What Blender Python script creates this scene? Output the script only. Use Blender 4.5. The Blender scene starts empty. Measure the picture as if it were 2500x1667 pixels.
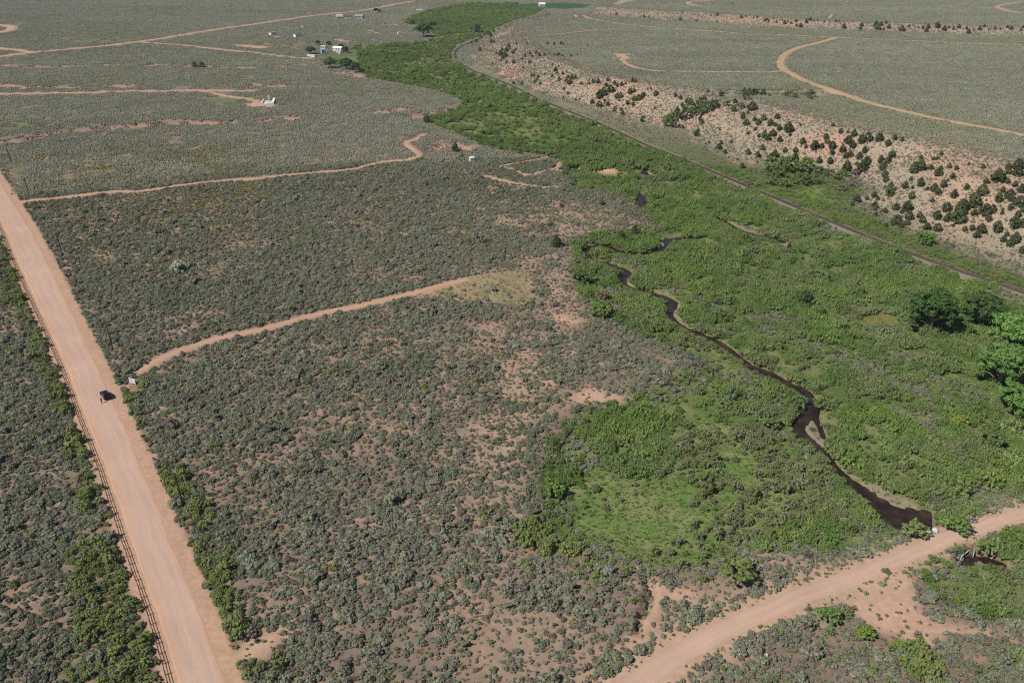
import bpy, bmesh, math, random
import numpy as np
from mathutils import Vector, Matrix, Euler

random.seed(11)
rng = np.random.default_rng(11)
scene = bpy.context.scene
COL = scene.collection

# ------------------------------------------------------------------ camera, world, sun
CAM_H, PITCH, FPX = 120.0, math.radians(28.2), 1944.0
cam_data = bpy.data.cameras.new("camera")
cam_data.sensor_width = 36.0
cam_data.lens = 36.0 * FPX / 2500.0
cam_data.clip_start = 1.0
cam_data.clip_end = 30000.0
cam = bpy.data.objects.new("camera", cam_data)
cam.location = (0, 0, CAM_H)
cam.rotation_euler = (math.pi / 2 - PITCH, 0, 0)
COL.objects.link(cam)
scene.camera = cam

SUN_EL = math.radians(49.0)
SUN_TO = Vector((0.88, 0.47, 0)).normalized()          # direction in which shadows fall on the ground
world = bpy.data.worlds.new("World")
scene.world = world
world.use_nodes = True
wn = world.node_tree
wn.nodes.clear()
w_out = wn.nodes.new("ShaderNodeOutputWorld")
w_bg = wn.nodes.new("ShaderNodeBackground")
w_sky = wn.nodes.new("ShaderNodeTexSky")
w_sky.sky_type = 'NISHITA'
w_sky.sun_disc = False
w_sky.sun_elevation = SUN_EL
w_sky.sun_rotation = math.atan2(-SUN_TO.x, -SUN_TO.y)
w_sky.altitude = 2300.0
w_bg.inputs["Strength"].default_value = 0.065
wn.links.new(w_sky.outputs[0], w_bg.inputs[0])
wn.links.new(w_bg.outputs[0], w_out.inputs[0])

sun_data = bpy.data.lights.new("sun", 'SUN')
sun_data.energy = 4.7
sun_data.angle = math.radians(0.55)
sun_data.color = (1.0, 0.955, 0.885)
sun = bpy.data.objects.new("sun", sun_data)
ldir = Vector((SUN_TO.x * math.cos(SUN_EL), SUN_TO.y * math.cos(SUN_EL), -math.sin(SUN_EL)))
sun.rotation_euler = ldir.to_track_quat('-Z', 'Y').to_euler()
sun.location = (-200, -100, 300)
COL.objects.link(sun)

scene.view_settings.view_transform = 'Standard'
scene.view_settings.look = 'None'
scene.view_settings.exposure = 0.1
scene.view_settings.gamma = 1.0
scene.view_settings.use_curve_mapping = False
scene.cycles.use_denoising = False
scene.cycles.pixel_filter_type = 'BLACKMAN_HARRIS'
scene.cycles.filter_width = 1.2
scene.cycles.max_bounces = 5
scene.cycles.diffuse_bounces = 2
scene.cycles.glossy_bounces = 2
scene.cycles.transmission_bounces = 2
scene.cycles.transparent_max_bounces = 4

# ------------------------------------------------------------------ numeric helpers
def smooth(a, b, x):
    t = np.clip((np.asarray(x, float) - a) / (b - a), 0, 1)
    return t * t * (3 - 2 * t)

def lat(ix, iy, seed):
    n = (ix * 374761393 + iy * 668265263 + seed * 1442695041) & 0xFFFFFFFF
    n = ((n ^ (n >> 13)) * 1274126177) & 0xFFFFFFFF
    n = n ^ (n >> 16)
    return (n & 0xFFFF) / 65535.0

def vnoise(x, y, size, seed=0):
    x = np.asarray(x, float) / size + 1000.0
    y = np.asarray(y, float) / size + 1000.0
    ix = np.floor(x).astype(np.int64); iy = np.floor(y).astype(np.int64)
    fx = x - ix; fy = y - iy
    fx = fx * fx * (3 - 2 * fx); fy = fy * fy * (3 - 2 * fy)
    a = lat(ix, iy, seed); b = lat(ix + 1, iy, seed); c = lat(ix, iy + 1, seed); d = lat(ix + 1, iy + 1, seed)
    return (a * (1 - fx) + b * fx) * (1 - fy) + (c * (1 - fx) + d * fx) * fy

def fbm(x, y, size, seed=0, octaves=4):
    s = 0.0; amp = 0.5; tot = 0.0
    for o in range(octaves):
        s = s + amp * vnoise(x, y, size / (2 ** o), seed + 17 * o); tot += amp; amp *= 0.55
    return s / tot

def seg_dist(P, L):
    """distance of points P (N,2) to polyline L (M,2)"""
    best = np.full(len(P), 1e9)
    for a, b in zip(L[:-1], L[1:]):
        ab = b - a; l2 = max(float(ab @ ab), 1e-9)
        t = np.clip(((P[:, 0] - a[0]) * ab[0] + (P[:, 1] - a[1]) * ab[1]) / l2, 0, 1)
        dx = P[:, 0] - a[0] - t * ab[0]; dy = P[:, 1] - a[1] - t * ab[1]
        best = np.minimum(best, dx * dx + dy * dy)
    return np.sqrt(best)

def seg_dist_w(P, L, W):
    """distance to polyline minus its local half width"""
    best = np.full(len(P), 1e9)
    for i in range(len(L) - 1):
        a, b = L[i], L[i + 1]
        ab = b - a; l2 = max(float(ab @ ab), 1e-9)
        t = np.clip(((P[:, 0] - a[0]) * ab[0] + (P[:, 1] - a[1]) * ab[1]) / l2, 0, 1)
        dx = P[:, 0] - a[0] - t * ab[0]; dy = P[:, 1] - a[1] - t * ab[1]
        best = np.minimum(best, np.sqrt(dx * dx + dy * dy) - (W[i] * (1 - t) + W[i + 1] * t))
    return best

def inside(P, Q):
    x, y = P[:, 0], P[:, 1]
    r = np.zeros(len(P), bool)
    j = len(Q) - 1
    for i in range(len(Q)):
        xi, yi = Q[i]; xj, yj = Q[j]
        if yi != yj:
            r ^= ((yi > y) != (yj > y)) & (x < (xj - xi) * (y - yi) / (yj - yi) + xi)
        j = i
    return r

def sdist(P, Q):
    d = seg_dist(P, np.vstack([Q, Q[:1]]))
    return np.where(inside(P, Q), d, -d)

CP, SP = math.cos(PITCH), math.sin(PITCH)
def rays(px):
    px = np.asarray(px, float)
    u = (px[:, 0] - 1250.0) / FPX; v = (833.5 - px[:, 1]) / FPX
    return np.stack([u, CP + v * SP, -SP + v * CP], 1)

def on_plane(px, z):
    """where the sight lines of photo points meet the level z (scalar or per point)"""
    d = rays(px)
    t = (np.asarray(z, float) - CAM_H) / d[:, 2]
    return np.stack([d[:, 0] * t, d[:, 1] * t], 1)

def project(P3):
    x, y, z = P3[:, 0], P3[:, 1], P3[:, 2] - CAM_H
    zc = y * CP - z * SP
    up = y * SP + z * CP
    return np.stack([1250 + FPX * x / zc, 833.5 - FPX * up / zc, zc], 1)

def catmull(L, n=4):
    L = np.asarray(L, float)
    P = np.vstack([2 * L[0] - L[1], L, 2 * L[-1] - L[-2]])
    out = []
    for i in range(1, len(P) - 2):
        for k in range(n):
            t = k / n
            out.append(0.5 * (2 * P[i] + (P[i + 1] - P[i - 1]) * t + (2 * P[i - 1] - 5 * P[i] + 4 * P[i + 1] - P[i + 2]) * t * t
                              + (3 * P[i] - P[i - 1] - 3 * P[i + 1] + P[i + 2]) * t ** 3))
    out.append(P[-2])
    return np.array(out)

def crop(ox, oy, pts):
    """points read in an enlargement of the photograph (3.76 times) whose corner is at ox, oy"""
    return [(ox + p[0] / 3.76, oy + p[1] / 3.76) + tuple(p[2:]) for p in pts]

# ------------------------------------------------------------------ lie of the land
FLOOR = -1.6           # flood plain of the creek, below the sagebrush flats at 0
WATER = -2.15

valley_px = [(985, 60), (1000, 45), (1060, 24), (1150, 12), (1250, 10), (1330, 25), (1300, 40), (1250, 55), (1215, 70), (1190, 85), (1150, 100),
             (1118, 112), (1100, 133), (1108, 155), (1180, 190), (1250, 217), (1320, 251), (1450, 303), (1560, 348),
             (1650, 388), (1740, 427), (1880, 488), (2000, 537), (2110, 584), (2250, 640), (2500, 735), (2620, 790),
             (2700, 1180), (2600, 1212), (2500, 1238), (2430, 1255), (2370, 1272), (2330, 1292), (2285, 1306), (2240, 1318), (2180, 1350),
             (2100, 1372), (2000, 1388), (1960, 1375), (1870, 1360), (1790, 1385), (1700, 1402), (1600, 1400), (1560, 1390),
             (1480, 1370), (1400, 1345), (1330, 1320), (1320, 1260), (1310, 1200), (1330, 1140), (1340, 1090), (1370, 1040),
             (1430, 1010), (1480, 990), (1560, 970), (1640, 930), (1690, 900), (1640, 870), (1560, 835), (1500, 795),
             (1450, 770), (1420, 745), (1400, 700), (1390, 660), (1400, 620), (1405, 595), (1450, 578), (1520, 566), (1570, 568),
             (1592, 558), (1560, 520), (1530, 490), (1470, 472), (1400, 467), (1370, 432), (1375, 408), (1330, 385),
             (1240, 375), (1180, 367), (1150, 350), (1110, 330), (1060, 310), (1040, 290), (1060, 280), (1100, 270),
             (1130, 255), (1110, 240), (1080, 230), (1020, 215), (960, 205), (900, 195), (880, 180), (850, 168),
             (800, 158), (800, 145), (870, 115), (1000, 105), (1080, 97), (1080, 92), (1050, 85), (1060, 70)]
VALLEY = on_plane(valley_px, FLOOR)
lower_px = [(2320, 1360), (2400, 1330), (2480, 1305), (2620, 1280), (2640, 1500), (2500, 1535), (2420, 1530), (2330, 1510), (2280, 1480), (2240, 1430), (2225, 1395), (2260, 1370)]
LOWER = on_plane(lower_px, FLOOR)

creek_px = [(2060, 1166, 1.6), (2036, 1142, 1.2), (2016, 1112, 1.4), (1998, 1090, 1.9), (1976, 1078, 2.4), (1956, 1050, 2.1), (1950, 1034, 2.4), (1968, 1018, 3.0), (1979, 997, 3.0),
            (1972, 974, 2.7), (1955, 954, 2.4), (1928, 943, 2.2), (1902, 928, 2.0), (1872, 911, 1.9), (1838, 899, 1.3), (1808, 876, 0.8),
            (1769, 847, 1.2), (1737, 829, 1.2), (1689, 811, 1.1), (1655, 792, 0.8), (1634, 775, 2.0), (1636, 757, 2.8), (1643, 744, 2.6), (1630, 732, 1.8),
            (1604, 721, 1.3), (1569, 711, 1.2), (1538, 702, 1.2), (1519, 690, 2.2), (1522, 676, 2.6), (1528, 665, 2.2), (1505, 654, 1.7),
            (1476, 643, 1.2), (1449, 637, 1.3), (1433, 627, 1.9), (1431, 614, 2.0), (1443, 604, 2.0), (1465, 600, 2.0),
            (1489, 606, 2.0), (1511, 615, 1.6), (1543, 624, 1.1), (1582, 621, 1.3), (1612, 613, 2.0), (1622, 602, 3.0),
            (1624, 592, 2.8), (1640, 585, 2.0), (1690, 584, 1.0), (1740, 592, 0.8)]
side_creek_px = [(2013, 1108, 1.0), (2010, 1080, 0.8), (2003, 1055, 0.8), (1992, 1030, 0.9), (1982, 1008, 1.2)]
upper_creek_px = [(1745, 534, 0.9), (1768, 541, 1.4), (1785, 552, 1.6), (1809, 565, 1.9), (1843, 575, 2.4), (1880, 582, 2.2), (1908, 591, 2.4), (1926, 603, 3.2), (1934, 611, 1.8)]
bend_creek_px = [(1566, 511, 1.8), (1566, 496, 3.0), (1567, 482, 2.8), (1556, 472, 1.2)]
notch_creek_px = [(1408, 462, 1.2), (1403, 450, 1.9), (1401, 438, 1.4)]
hidden_creek_px = [(1581, 420, 1.4), (1570, 424, 1.6), (1600, 434, 1.0)]
CREEKS = []
for pts in (creek_px, side_creek_px, upper_creek_px, bend_creek_px, notch_creek_px, hidden_creek_px):
    a = np.array(pts, float)
    c = catmull(np.hstack([on_plane(a[:, :2], WATER), a[:, 2:]]), 4)
    CREEKS.append((c[:, :2], np.clip(c[:, 2] * (0.72 if pts is not upper_creek_px else 0.5), 0.35, 4)))
pond_px = [(2042, 1152), (2104, 1186), (2141, 1212), (2189, 1240), (2247, 1247), (2272, 1250), (2276, 1296), (2262, 1312), (2225, 1312), (2188, 1302), (2158, 1280),
           (2128, 1252), (2112, 1230), (2133, 1228), (2090, 1200), (2061, 1178), (2050, 1166)]
POND = on_plane(pond_px, WATER)
outlet_px = [(2333, 1368), (2345, 1354), (2366, 1350), (2395, 1357), (2420, 1364), (2452, 1378), (2460, 1388), (2432, 1388), (2405, 1376), (2384, 1376), (2356, 1388), (2338, 1380)]
OUTLET = on_plane(outlet_px, WATER)
bars_px = [[(1983, 1019), (1961, 1046), (1974, 1064), (1995, 1082), (2004, 1092), (2006, 1070), (1996, 1038)],
           [(2000, 1085), (2016, 1100), (2015, 1075), (2008, 1062)],
           [(2061, 1177), (2133, 1227), (2112, 1231), (2090, 1212)],
           [(2108, 1184), (2145, 1192), (2200, 1218), (2232, 1236), (2240, 1245), (2190, 1240), (2142, 1212)],
           [(1782, 545), (1805, 546), (1838, 556), (1855, 566), (1835, 569), (1805, 558)],
           [(1895, 587), (1925, 596), (1932, 601), (1915, 603)],
           [(1620, 588), (1605, 596), (1613, 606), (1625, 600)],
           [(1540, 672), (1530, 682), (1529, 692), (1545, 705), (1552, 704), (1536, 690)],
           [(1640, 766), (1650, 780), (1680, 798), (1686, 794), (1655, 772), (1660, 745), (1654, 744)]]
BARS = [on_plane(b, WATER + 0.1) for b in bars_px]

toe = on_plane([(2700, 765), (2600, 722), (2500, 677), (2440, 652), (2370, 627), (2280, 592), (2200, 562), (2160, 538), (2110, 512), (2060, 492), (2105, 468), (2085, 440),
                (2000, 424), (1900, 402), (1850, 408), (1790, 395), (1720, 358), (1650, 322), (1560, 308), (1500, 285), (1420, 260), (1330, 233), (1262, 205), (1200, 175),
                (1150, 150), (1142, 125), (1180, 96)], -0.5)
TOE = np.vstack([[(6000, -3500)], [(700, -330)], toe, [(20, 1010), (90, 1120), (150, 1300), (240, 1700), (700, 9500)]])
MESA = np.vstack([TOE, [(9500, 9500)], [(9500, -3500)]])
def mesa_h(y):
    return np.clip(20.0 - 0.0245 * (np.asarray(y, float) - 350), 9.5, 21.5)
def on_mesa(px, add=0.0):
    z = np.full(len(px), 15.0)
    for _ in range(12):
        p = on_plane(px, z); z = 0.5 * z + 0.5 * (mesa_h(p[:, 1]) + add)
    return p
crest = on_mesa([(2700, 430), (2600, 412), (2500, 396), (2460, 388), (2354, 370), (2274, 354), (2194, 338), (2088, 316), (2008, 294), (1928, 276), (1875, 260), (1800, 238),
                 (1700, 224), (1600, 208), (1530, 198), (1450, 182), (1390, 158), (1340, 138), (1290, 112), (1262, 88), (1246, 66)])
CREST = np.vstack([[(6000, -3300)], [(740, -200)], crest, [(60, 1010), (130, 1120), (200, 1300), (300, 1700), (760, 9400)]])
TOP = np.vstack([CREST, [(9400, 9400)], [(9400, -3300)]])
toe2 = on_mesa([(2700, 98), (2500, 90), (2274, 82), (2114, 76), (2008, 72), (1875, 66), (1782, 60), (1675, 53), (1582, 46), (1505, 41), (1430, 36)])
crest2 = on_mesa([(2700, 74), (2500, 67), (2274, 60), (2114, 54), (1981, 49), (1875, 43), (1782, 35), (1702, 29), (1596, 24), (1489, 19), (1440, 14)], 7.0)
TOE2 = np.vstack([[(6000, 700)], toe2, [(130, 1180), (240, 1500), (600, 9300)]])
CREST2 = np.vstack([[(6000, 730)], crest2, [(190, 1200), (300, 1500), (680, 9200)]])
MESA2 = np.vstack([TOE2, [(9300, 9300)], [(9300, 700)]])
TOP2 = np.vstack([CREST2, [(9200, 9200)], [(9200, 730)]])
draw = on_plane([(1632, 322), (1680, 290), (1725, 262), (1780, 245), (1860, 233), (1990, 232)], np.array([-1, 3, 7, 10, 12.5, 13.5]))
scarps_px = [([(-60, 352), (0, 346), (50, 341), (100, 331), (170, 319), (260, 311), (350, 303), (450, 299), (570, 297)], 1.8),
             ([(-60, 157), (0, 158), (100, 162), (180, 163)], 1.6), ([(250, 158), (292, 158)], 1.5), ([(366, 159), (412, 160)], 1.6),
             ([(455, 161), (520, 163), (625, 166)], 1.5), ([(675, 162), (740, 160), (790, 161)], 1.8), ([(790, 174), (840, 178), (890, 187)], 1.5),
             ([(-40, 206), (0, 208), (60, 212), (180, 213)], 1.2), ([(262, 209), (345, 210)], 1.0),
             ([(625, 207), (690, 211)], 1.2), ([(640, 108), (690, 110), (770, 105)], 1.8), ([(815, 94), (850, 102)], 1.5),
             ([(870, 60), (930, 59), (1000, 60)], 1.8), ([(625, 293), (690, 288), (720, 287)], 1.0), ([(900, 274), (960, 268), (1010, 263)], 1.0),
             ([(1000, 285), (1050, 276), (1110, 268)], 1.4), ([(1050, 362), (1100, 352), (1140, 365)], 1.2), ([(1360, 412), (1440, 408), (1508, 424)], 1.6)]
SCARPS = [(on_plane(p, 0.0), s) for p, s in scarps_px]

GULLY = on_plane([(1572, 1398), (1582, 1415), (1589, 1434), (1590, 1450), (1583, 1466), (1580, 1484), (1562, 1502), (1555, 1532)], -0.3)

def height(P):
    x, y = P[:, 0], P[:, 1]
    r = np.hypot(x, y)
    h = (fbm(x, y, 90, 3, 3) - 0.5) * 1.0 + (fbm(x, y, 9, 5, 2) - 0.5) * 0.25
    for Q in (VALLEY, LOWER):
        near = (x > Q[:, 0].min() - 20) & (x < Q[:, 0].max() + 20) & (y > Q[:, 1].min() - 20) & (y < Q[:, 1].max() + 20)
        if near.any():
            s = sdist(P[near], Q)
            h[near] = h[near] * (1 - 0.6 * smooth(-2, 8, s)) + FLOOR * smooth(-1.5, 7, s)
    for L, sz in SCARPS:                                   # small eroded arroyo banks that drop towards the camera side
        near = (x > L[:, 0].min() - 12) & (x < L[:, 0].max() + 12) & (y > L[:, 1].min() - 12) & (y < L[:, 1].max() + 12)
        if near.any():
            d = seg_dist(P[near], L)
            h[near] -= 1.8 * sz * np.exp(-(d / 4.5) ** 2)
    near = (x > GULLY[:, 0].min() - 5) & (x < GULLY[:, 0].max() + 5) & (y > GULLY[:, 1].min() - 5) & (y < GULLY[:, 1].max() + 5)
    if near.any():
        h[near] -= 1.7 * np.exp(-(seg_dist(P[near], GULLY) / 0.95) ** 2)
    m = inside(P, MESA)
    if m.any():
        Q = P[m]
        dt = seg_dist(Q, TOE); dc = seg_dist(Q, CREST)
        t = np.where(inside(Q, TOP), 1.0, dt / (dt + dc + 1e-6))
        gul = fbm(Q[:, 0] * 1.0, Q[:, 1] * 0.55, 26, 21, 3) - 0.5
        tt = np.clip(t + gul * 0.55 * np.sin(np.pi * np.clip(t, 0, 1)), 0, 1)
        s = 0.25 * tt + 0.75 * (tt * tt * (3 - 2 * tt))
        hm = s * mesa_h(Q[:, 1])
        dd = seg_dist(Q, draw)
        hm -= 5.5 * np.exp(-(dd / 11.0) ** 2) * smooth(0.05, 0.4, t) * (0.4 + 0.6 * smooth(700, 420, Q[:, 1]))
        m2 = inside(Q, MESA2)
        if m2.any():
            Q2 = Q[m2]
            a = seg_dist(Q2, TOE2); b = seg_dist(Q2, CREST2)
            t2 = np.where(inside(Q2, TOP2), 1.0, a / (a + b + 1e-6))
            hm[m2] += 7.0 * t2 * t2 * (3 - 2 * t2)
        h[m] = h[m] * 0.5 + hm
    # creek bed
    for L, W in CREEKS:
        near = (x > L[:, 0].min() - 12) & (x < L[:, 0].max() + 12) & (y > L[:, 1].min() - 12) & (y < L[:, 1].max() + 12)
        if near.any():
            d = seg_dist_w(P[near], L, W)
            k = smooth(1.5, -0.4, d)
            h[near] = h[near] * (1 - k) + (WATER - 0.55) * k
    for Q in (POND, OUTLET):
        near = (x > Q[:, 0].min() - 12) & (x < Q[:, 0].max() + 12) & (y > Q[:, 1].min() - 12) & (y < Q[:, 1].max() + 12)
        if near.any():
            k = smooth(-0.9, 0.35, sdist(P[near], Q))
            h[near] = h[near] * (1 - k) + (WATER - 0.6) * k
    for Q in BARS:
        near = (x > Q[:, 0].min() - 6) & (x < Q[:, 0].max() + 6) & (y > Q[:, 1].min() - 6) & (y < Q[:, 1].max() + 6)
        if near.any():
            k = smooth(-0.6, 0.5, sdist(P[near], Q))
            h[near] = h[near] * (1 - k) + np.maximum(WATER + 0.14, h[near] * 0 + WATER + 0.14) * k
    return h

fine = np.radians(np.arange(-56.0, 56.001, 0.2))
coarse = np.radians(np.arange(62.0, 303.9, 6.0))
THETA = np.concatenate([fine, coarse])                     # bearing from +Y, clockwise
RAD = np.concatenate([[4, 14, 28, 45], np.geomspace(56, 1500, 400), np.geomspace(1570, 9000, 34)])
TT, RR = np.meshgrid(THETA, RAD)
GX, GY = RR * np.sin(TT), RR * np.cos(TT)
GP = np.stack([GX.ravel(), GY.ravel()], 1)
GH = height(GP).reshape(GX.shape)

def ground_z(P):
    P = np.asarray(P, float)
    r = np.hypot(P[:, 0], P[:, 1]); th = np.arctan2(P[:, 0], P[:, 1])
    th = np.where(th < THETA[0], th + 2 * np.pi, th)
    TH = np.append(THETA, THETA[0] + 2 * np.pi)
    i = np.clip(np.searchsorted(RAD, r) - 1, 0, len(RAD) - 2)
    j = np.clip(np.searchsorted(TH, th) - 1, 0, len(THETA) - 1)
    fr = np.clip((r - RAD[i]) / (RAD[i + 1] - RAD[i]), 0, 1)
    ft = np.clip((th - TH[j]) / (TH[j + 1] - TH[j]), 0, 1)
    j2 = (j + 1) % len(THETA)
    return (GH[i, j] * (1 - ft) + GH[i, j2] * ft) * (1 - fr) + (GH[i + 1, j] * (1 - ft) + GH[i + 1, j2] * ft) * fr

def on_ground(px):
    """first point where each sight line meets the land"""
    d = rays(px)
    T = np.geomspace(60, 6000, 900)
    best = np.full(len(d), np.nan)
    lo = np.zeros(len(d)); hi = np.full(len(d), 6000.0); done = np.zeros(len(d), bool)
    prev = T[0]
    for t in T[1:]:
        p = d * t
        below = (p[:, 2] + CAM_H) < ground_z(p[:, :2])
        new = below & ~done
        lo[new] = prev; hi[new] = t; done |= new
        prev = t
        if done.all():
            break
    for _ in range(14):
        mid = (lo + hi) / 2
        p = d * mid[:, None]
        below = (p[:, 2] + CAM_H) < ground_z(p[:, :2])
        hi = np.where(below, mid, hi); lo = np.where(below, lo, mid)
    p = d * ((lo + hi) / 2)[:, None]
    return p[:, :2]

def G(px):
    return on_ground([tuple(q[:2]) for q in px])

# ------------------------------------------------------------------ roads, tracks, rails as lines on the ground
road_L = [(-330, 190), (-190, 300), (-95, 400), (-45, 470), (0, 545), (35, 630), (74, 717), (117, 810), (149, 882), (175, 946), (202, 1020), (239, 1110), (266, 1188), (287, 1249), (303, 1298), (335, 1388),
          (367, 1476), (399, 1574), (425, 1667), (490, 1900), (560, 2200)]
road_R = [(-285, 190), (-135, 290), (-55, 365), (-12, 417), (28, 480), (80, 558), (108, 612), (158, 712), (204, 808), (239, 882), (271, 948), (300, 1015), (327, 1073), (351, 1137), (380, 1201), (404, 1251), (421, 1312), (447, 1366),
          (473, 1433), (503, 1500), (525, 1570), (564, 1667), (640, 1900), (730, 2200)]
def resample(L, step):
    d = np.r_[0, np.cumsum(np.hypot(*np.diff(L, axis=0).T))]
    n = max(2, int(d[-1] / step) + 1)
    s = np.linspace(0, d[-1], n)
    return np.stack([np.interp(s, d, L[:, k]) for k in range(L.shape[1])], 1)
rl = resample(catmull(G(road_L), 4), 3.0); rr = resample(catmull(G(road_R), 4), 3.0)
n_road = 240
rl = resample(rl, 1e9 if False else np.hypot(*np.diff(rl, axis=0).T).sum() / n_road)
rr = resample(rr, np.hypot(*np.diff(rr, axis=0).T).sum() / n_road)
m_ = min(len(rl), len(rr)); rl, rr = rl[:m_], rr[:m_]
ROAD_C = (rl + rr) / 2
ROAD_W = np.hypot(*(rl - rr).T) / 2

TRACKS = {}
def track(key, px, w, w2=None):
    c = catmull(G(px), 5)
    ww = np.linspace(w, w2 if w2 else w, len(c)) / 2
    TRACKS[key] = (c, ww)
track('track_beside_junction', [(45, 494), (120, 486), (190, 478), (290, 467), (330, 469), (440, 453), (540, 442), (625, 436), (735, 424), (850, 415), (918, 399), (957, 394), (997, 391), (1022, 379),
      (1013, 367), (993, 354), (997, 346), (1019, 338), (1036, 328)], 3.8, 3.0)
track('track_to_clearing', [(346, 905), (362, 893), (385, 881), (410, 868), (447, 855), (519, 830), (622, 808), (705, 787), (785, 765), (864, 750), (944, 731), (1024, 712), (1090, 694), (1140, 682)], 3.7)
track('sandy_road', [(1440, 1760), (1560, 1662), (1640, 1608), (1700, 1573), (1760, 1542), (1830, 1510), (1900, 1480), (1965, 1450), (2040, 1425), (2120, 1395), (2190, 1367), (2250, 1338), (2320, 1310), (2360, 1297), (2407, 1283), (2460, 1266),
      (2500, 1253), (2620, 1215)], 6.0, 4.4)
track('valley_track', [(-60, 231), (0, 230), (100, 228), (220, 226), (320, 223), (480, 221), (560, 222), (640, 223)], 3.6)
track('pad_track', [(492, 222), (525, 229), (560, 236), (610, 243), (632, 250)], 3.4)
track('far_road', [(-90, 150), (0, 139), (60, 131), (85, 129), (120, 125), (240, 114), (340, 102), (440, 87), (530, 72), (625, 59), (745, 41), (830, 32), (880, 27), (960, 12), (1010, 3)], 7.5)
track('far_road_branch', [(-60, 112), (0, 118), (60, 125), (85, 129)], 6.0)
track('ranch_track', [(340, 103), (430, 110), (530, 120), (620, 129), (690, 138), (740, 142), (765, 143)], 3.6)
track('far_loop_road', [(-50, 60), (0, 62), (22, 64), (29, 69), (20, 75), (0, 80), (-50, 88)], 11.0)
track('mesa_road', [(2041, 92), (2020, 99), (1990, 107), (1950, 117), (1922, 130), (1909, 145), (1906, 158), (1914, 170), (1935, 182), (1975, 202), (2040, 225), (2100, 245), (2160, 261), (2230, 277),
      (2310, 295), (2400, 311), (2500, 330), (2620, 352)], 6.5)
track('mesa_edge_track', [(1405, 37), (1430, 42), (1480, 53), (1580, 65), (1700, 74), (1840, 84), (1930, 87), (2041, 92), (2130, 96), (2250, 101), (2400, 107), (2500, 110), (2620, 114)], 3.4)
track('mesa_spur_track', [(1300, 89), (1370, 83), (1450, 74), (1575, 65)], 3.2)
track('mesa_pad_track', [(1512, 138), (1520, 148), (1532, 158), (1560, 167), (1600, 173), (1700, 175), (1800, 176), (1870, 177), (1912, 173)], 4.0)
track('upper_mesa_track', [(1745, 3), (1700, 3), (1678, 7), (1690, 12), (1725, 18)], 5.0)
track('upper_mesa_loop', [(2530, 3), (2475, 8), (2441, 14), (2437, 19), (2470, 29), (2520, 35)], 5.0)
track('loop_trail', [(1251, 413), (1220, 407), (1270, 397), (1332, 386), (1368, 391), (1362, 404), (1330, 416), (1295, 428), (1262, 418)], 1.7)
track('lower_trail', [(1183, 430), (1258, 447), (1320, 457), (1370, 457)], 1.6)
track('twin_track', [(2032, 35), (2024, 46)], 3.0)
rail_px = [(1190, 82), (1170, 94), (1144, 106), (1120, 117), (1110, 132), (1117, 148), (1146, 168), (1186, 185), (1250, 210), (1316, 242), (1383, 269), (1449, 295), (1516, 324), (1582, 354), (1649, 380), (1737, 417),
           (1875, 475), (1928, 497), (1995, 526), (2066, 555), (2114, 575), (2194, 606), (2247, 627), (2327, 656), (2407, 683), (2500, 715), (2620, 760), (2800, 830)]
RAIL = resample(catmull(on_plane(rail_px, 0.5), 6), 2.5)

def road_clear(P):
    """distance to the nearest road or track edge (negative on it)"""
    d = seg_dist_w(P, ROAD_C[::3], ROAD_W[::3])
    for c, w in TRACKS.values():
        near = (P[:, 0] > c[:, 0].min() - 10) & (P[:, 0] < c[:, 0].max() + 10) & (P[:, 1] > c[:, 1].min() - 10) & (P[:, 1] < c[:, 1].max() + 10)
        if near.any():
            d[near] = np.minimum(d[near], seg_dist_w(P[near], c[::2] if len(c) > 12 else c, w[::2] if len(c) > 12 else w))
    return d
def rail_clear(P):
    return seg_dist(P, RAIL[::4]) - 2.1
def water_clear(P):
    d = np.full(len(P), 1e3)
    for L, W in CREEKS:
        near = (P[:, 0] > L[:, 0].min() - 15) & (P[:, 0] < L[:, 0].max() + 15) & (P[:, 1] > L[:, 1].min() - 15) & (P[:, 1] < L[:, 1].max() + 15)
        if near.any():
            d[near] = np.minimum(d[near], seg_dist_w(P[near], L[::2], W[::2]))
    for Q in (POND, OUTLET):
        near = (P[:, 0] > Q[:, 0].min() - 15) & (P[:, 0] < Q[:, 0].max() + 15) & (P[:, 1] > Q[:, 1].min() - 15) & (P[:, 1] < Q[:, 1].max() + 15)
        if near.any():
            d[near] = np.minimum(d[near], -sdist(P[near], Q))
    return d

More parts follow.
